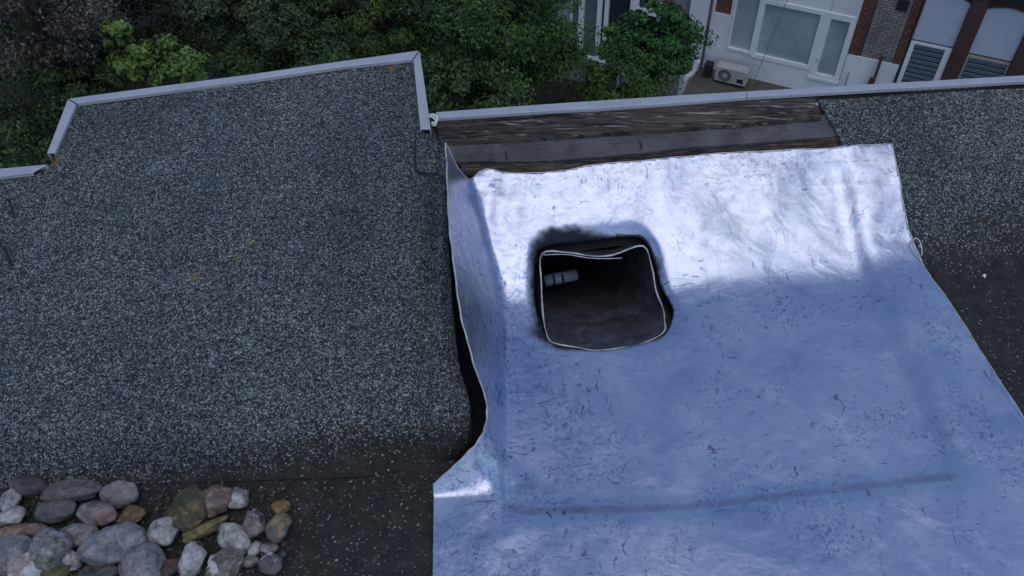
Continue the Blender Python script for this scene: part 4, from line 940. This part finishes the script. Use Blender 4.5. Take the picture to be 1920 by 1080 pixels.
tree('yellow_green_shrub', 'bright yellow-green shrub showing just above the left trim', 'shrub', A(236, 108, 12.3), (0.44, 0.4, 0.72), 26, 3600, 0.075, 0.15, 16, Lyel, bark, trunk_r=0.04, shell=0.3, asp=0.7)
tree('yellow_green_shrub', 'lower yellow-green shrub right of the brighter one above the left trim', 'shrub', A(335, 128, 12.3), (0.58, 0.4, 0.46), 30, 3600, 0.075, 0.16, 17, leaf_mat('soft_green_leaf', ((0.035, 0.065, 0.016), (0.08, 0.14, 0.03), (0.16, 0.25, 0.06))), bark, trunk_r=0.04, shell=0.3, asp=0.7)
tree('round_bush', 'round glossy bright green bush in front of the tall windows', 'bush', A(1232, 88, 17.5), (0.93, 0.85, 1.15), 90, 15000, 0.105, 0.30, 18, Lbri, bark, trunk_r=0.06, shell=0.6, asp=0.55)
tree('small_bush', 'small light green bush between the feathery tree and the round bush', 'bush', A(1152, 88, 18.0), (0.42, 0.4, 0.65), 30, 3600, 0.10, 0.2, 19, Lyel, bark, trunk_r=0.04, shell=0.35)
tree('dark_shrub', 'dark green shrub at the foot of the round bush behind the long trim', 'shrub', A(1170, 160, 16.0), (0.95, 0.8, 0.8), 60, 12000, 0.085, 0.3, 20, Lyew, bark, trunk_r=0.05)
tree('dark_shrub', 'dark green shrub low behind the left end of the long trim', 'shrub', A(880, 190, 12.8), (1.2, 0.9, 0.9), 70, 13000, 0.085, 0.32, 21, Ldark, bark, trunk_r=0.05)
tree('dark_shrub', 'dark green shrub below the grey-green tree behind the left trim', 'shrub', A(560, 130, 13.5), (1.5, 0.9, 0.9), 70, 14000, 0.08, 0.32, 22, Ldark, bark, trunk_r=0.05)
tree('dark_shrub', 'dark shrub at the far left behind the lowest piece of trim', 'shrub', A(10, 260, 12.2), (1.2, 0.9, 0.8), 60, 7000, 0.08, 0.34, 23, Ldark, bark, trunk_r=0.05)
tree('dark_shrub', 'shrub with shade-dark leaf colour in the hollow above the two yellow-green shrubs', 'shrub', A(310, 60, 15.5), (1.5, 1.0, 1.0), 60, 9000, 0.085, 0.36, 31, Lunder, bark, trunk_r=0.05)  # shrub added to blacken the hollow, its shade put into the leaf colour
tree('dark_shrub', 'dark green shrub behind the corner of the left trim, left of the yellow-green shrubs', 'shrub', A(160, 150, 12.8), (0.8, 0.6, 0.5), 40, 7000, 0.08, 0.26, 32, Ldark, bark, trunk_r=0.05)
# undergrowth over the garden ground
r_ = np.random.default_rng(44); nl = 60000
ux = r_.uniform(-16, 7.5, nl); uy = r_.uniform(6, 30, nl)
facade_y = P0[1] + (ux - P0[0]) * math.tan(an)
ok = uy < facade_y - 0.6 - 3.2 * (ux > 3.2); ux = ux[ok]; uy = uy[ok]; n_ = len(ux)
uz = ZG + 0.1 + 1.0 * vn(ux, uy, 0.8, 0.8, 55) ** 1.5 * r_.random(n_) ** 0.5
Pp = np.stack([ux, uy, uz], 1); nr = r_.normal(size=(n_, 3)) * 0.6 + (0, 0, 1); nr /= np.linalg.norm(nr, axis=1)[:, None]
t_ = np.cross(nr, r_.normal(size=(n_, 3))); t_ /= np.linalg.norm(t_, axis=1)[:, None]; b_ = np.cross(nr, t_); L = r_.uniform(0.07, 0.16, (n_, 1))
V = np.stack([Pp - t_ * L * .5, Pp + b_ * L * .3, Pp + t_ * L * .5, Pp - b_ * L * .3], 1).reshape(-1, 3)
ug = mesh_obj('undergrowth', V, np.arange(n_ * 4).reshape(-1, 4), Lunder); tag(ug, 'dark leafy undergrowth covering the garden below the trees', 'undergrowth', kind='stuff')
print('objects', len(bpy.data.objects))
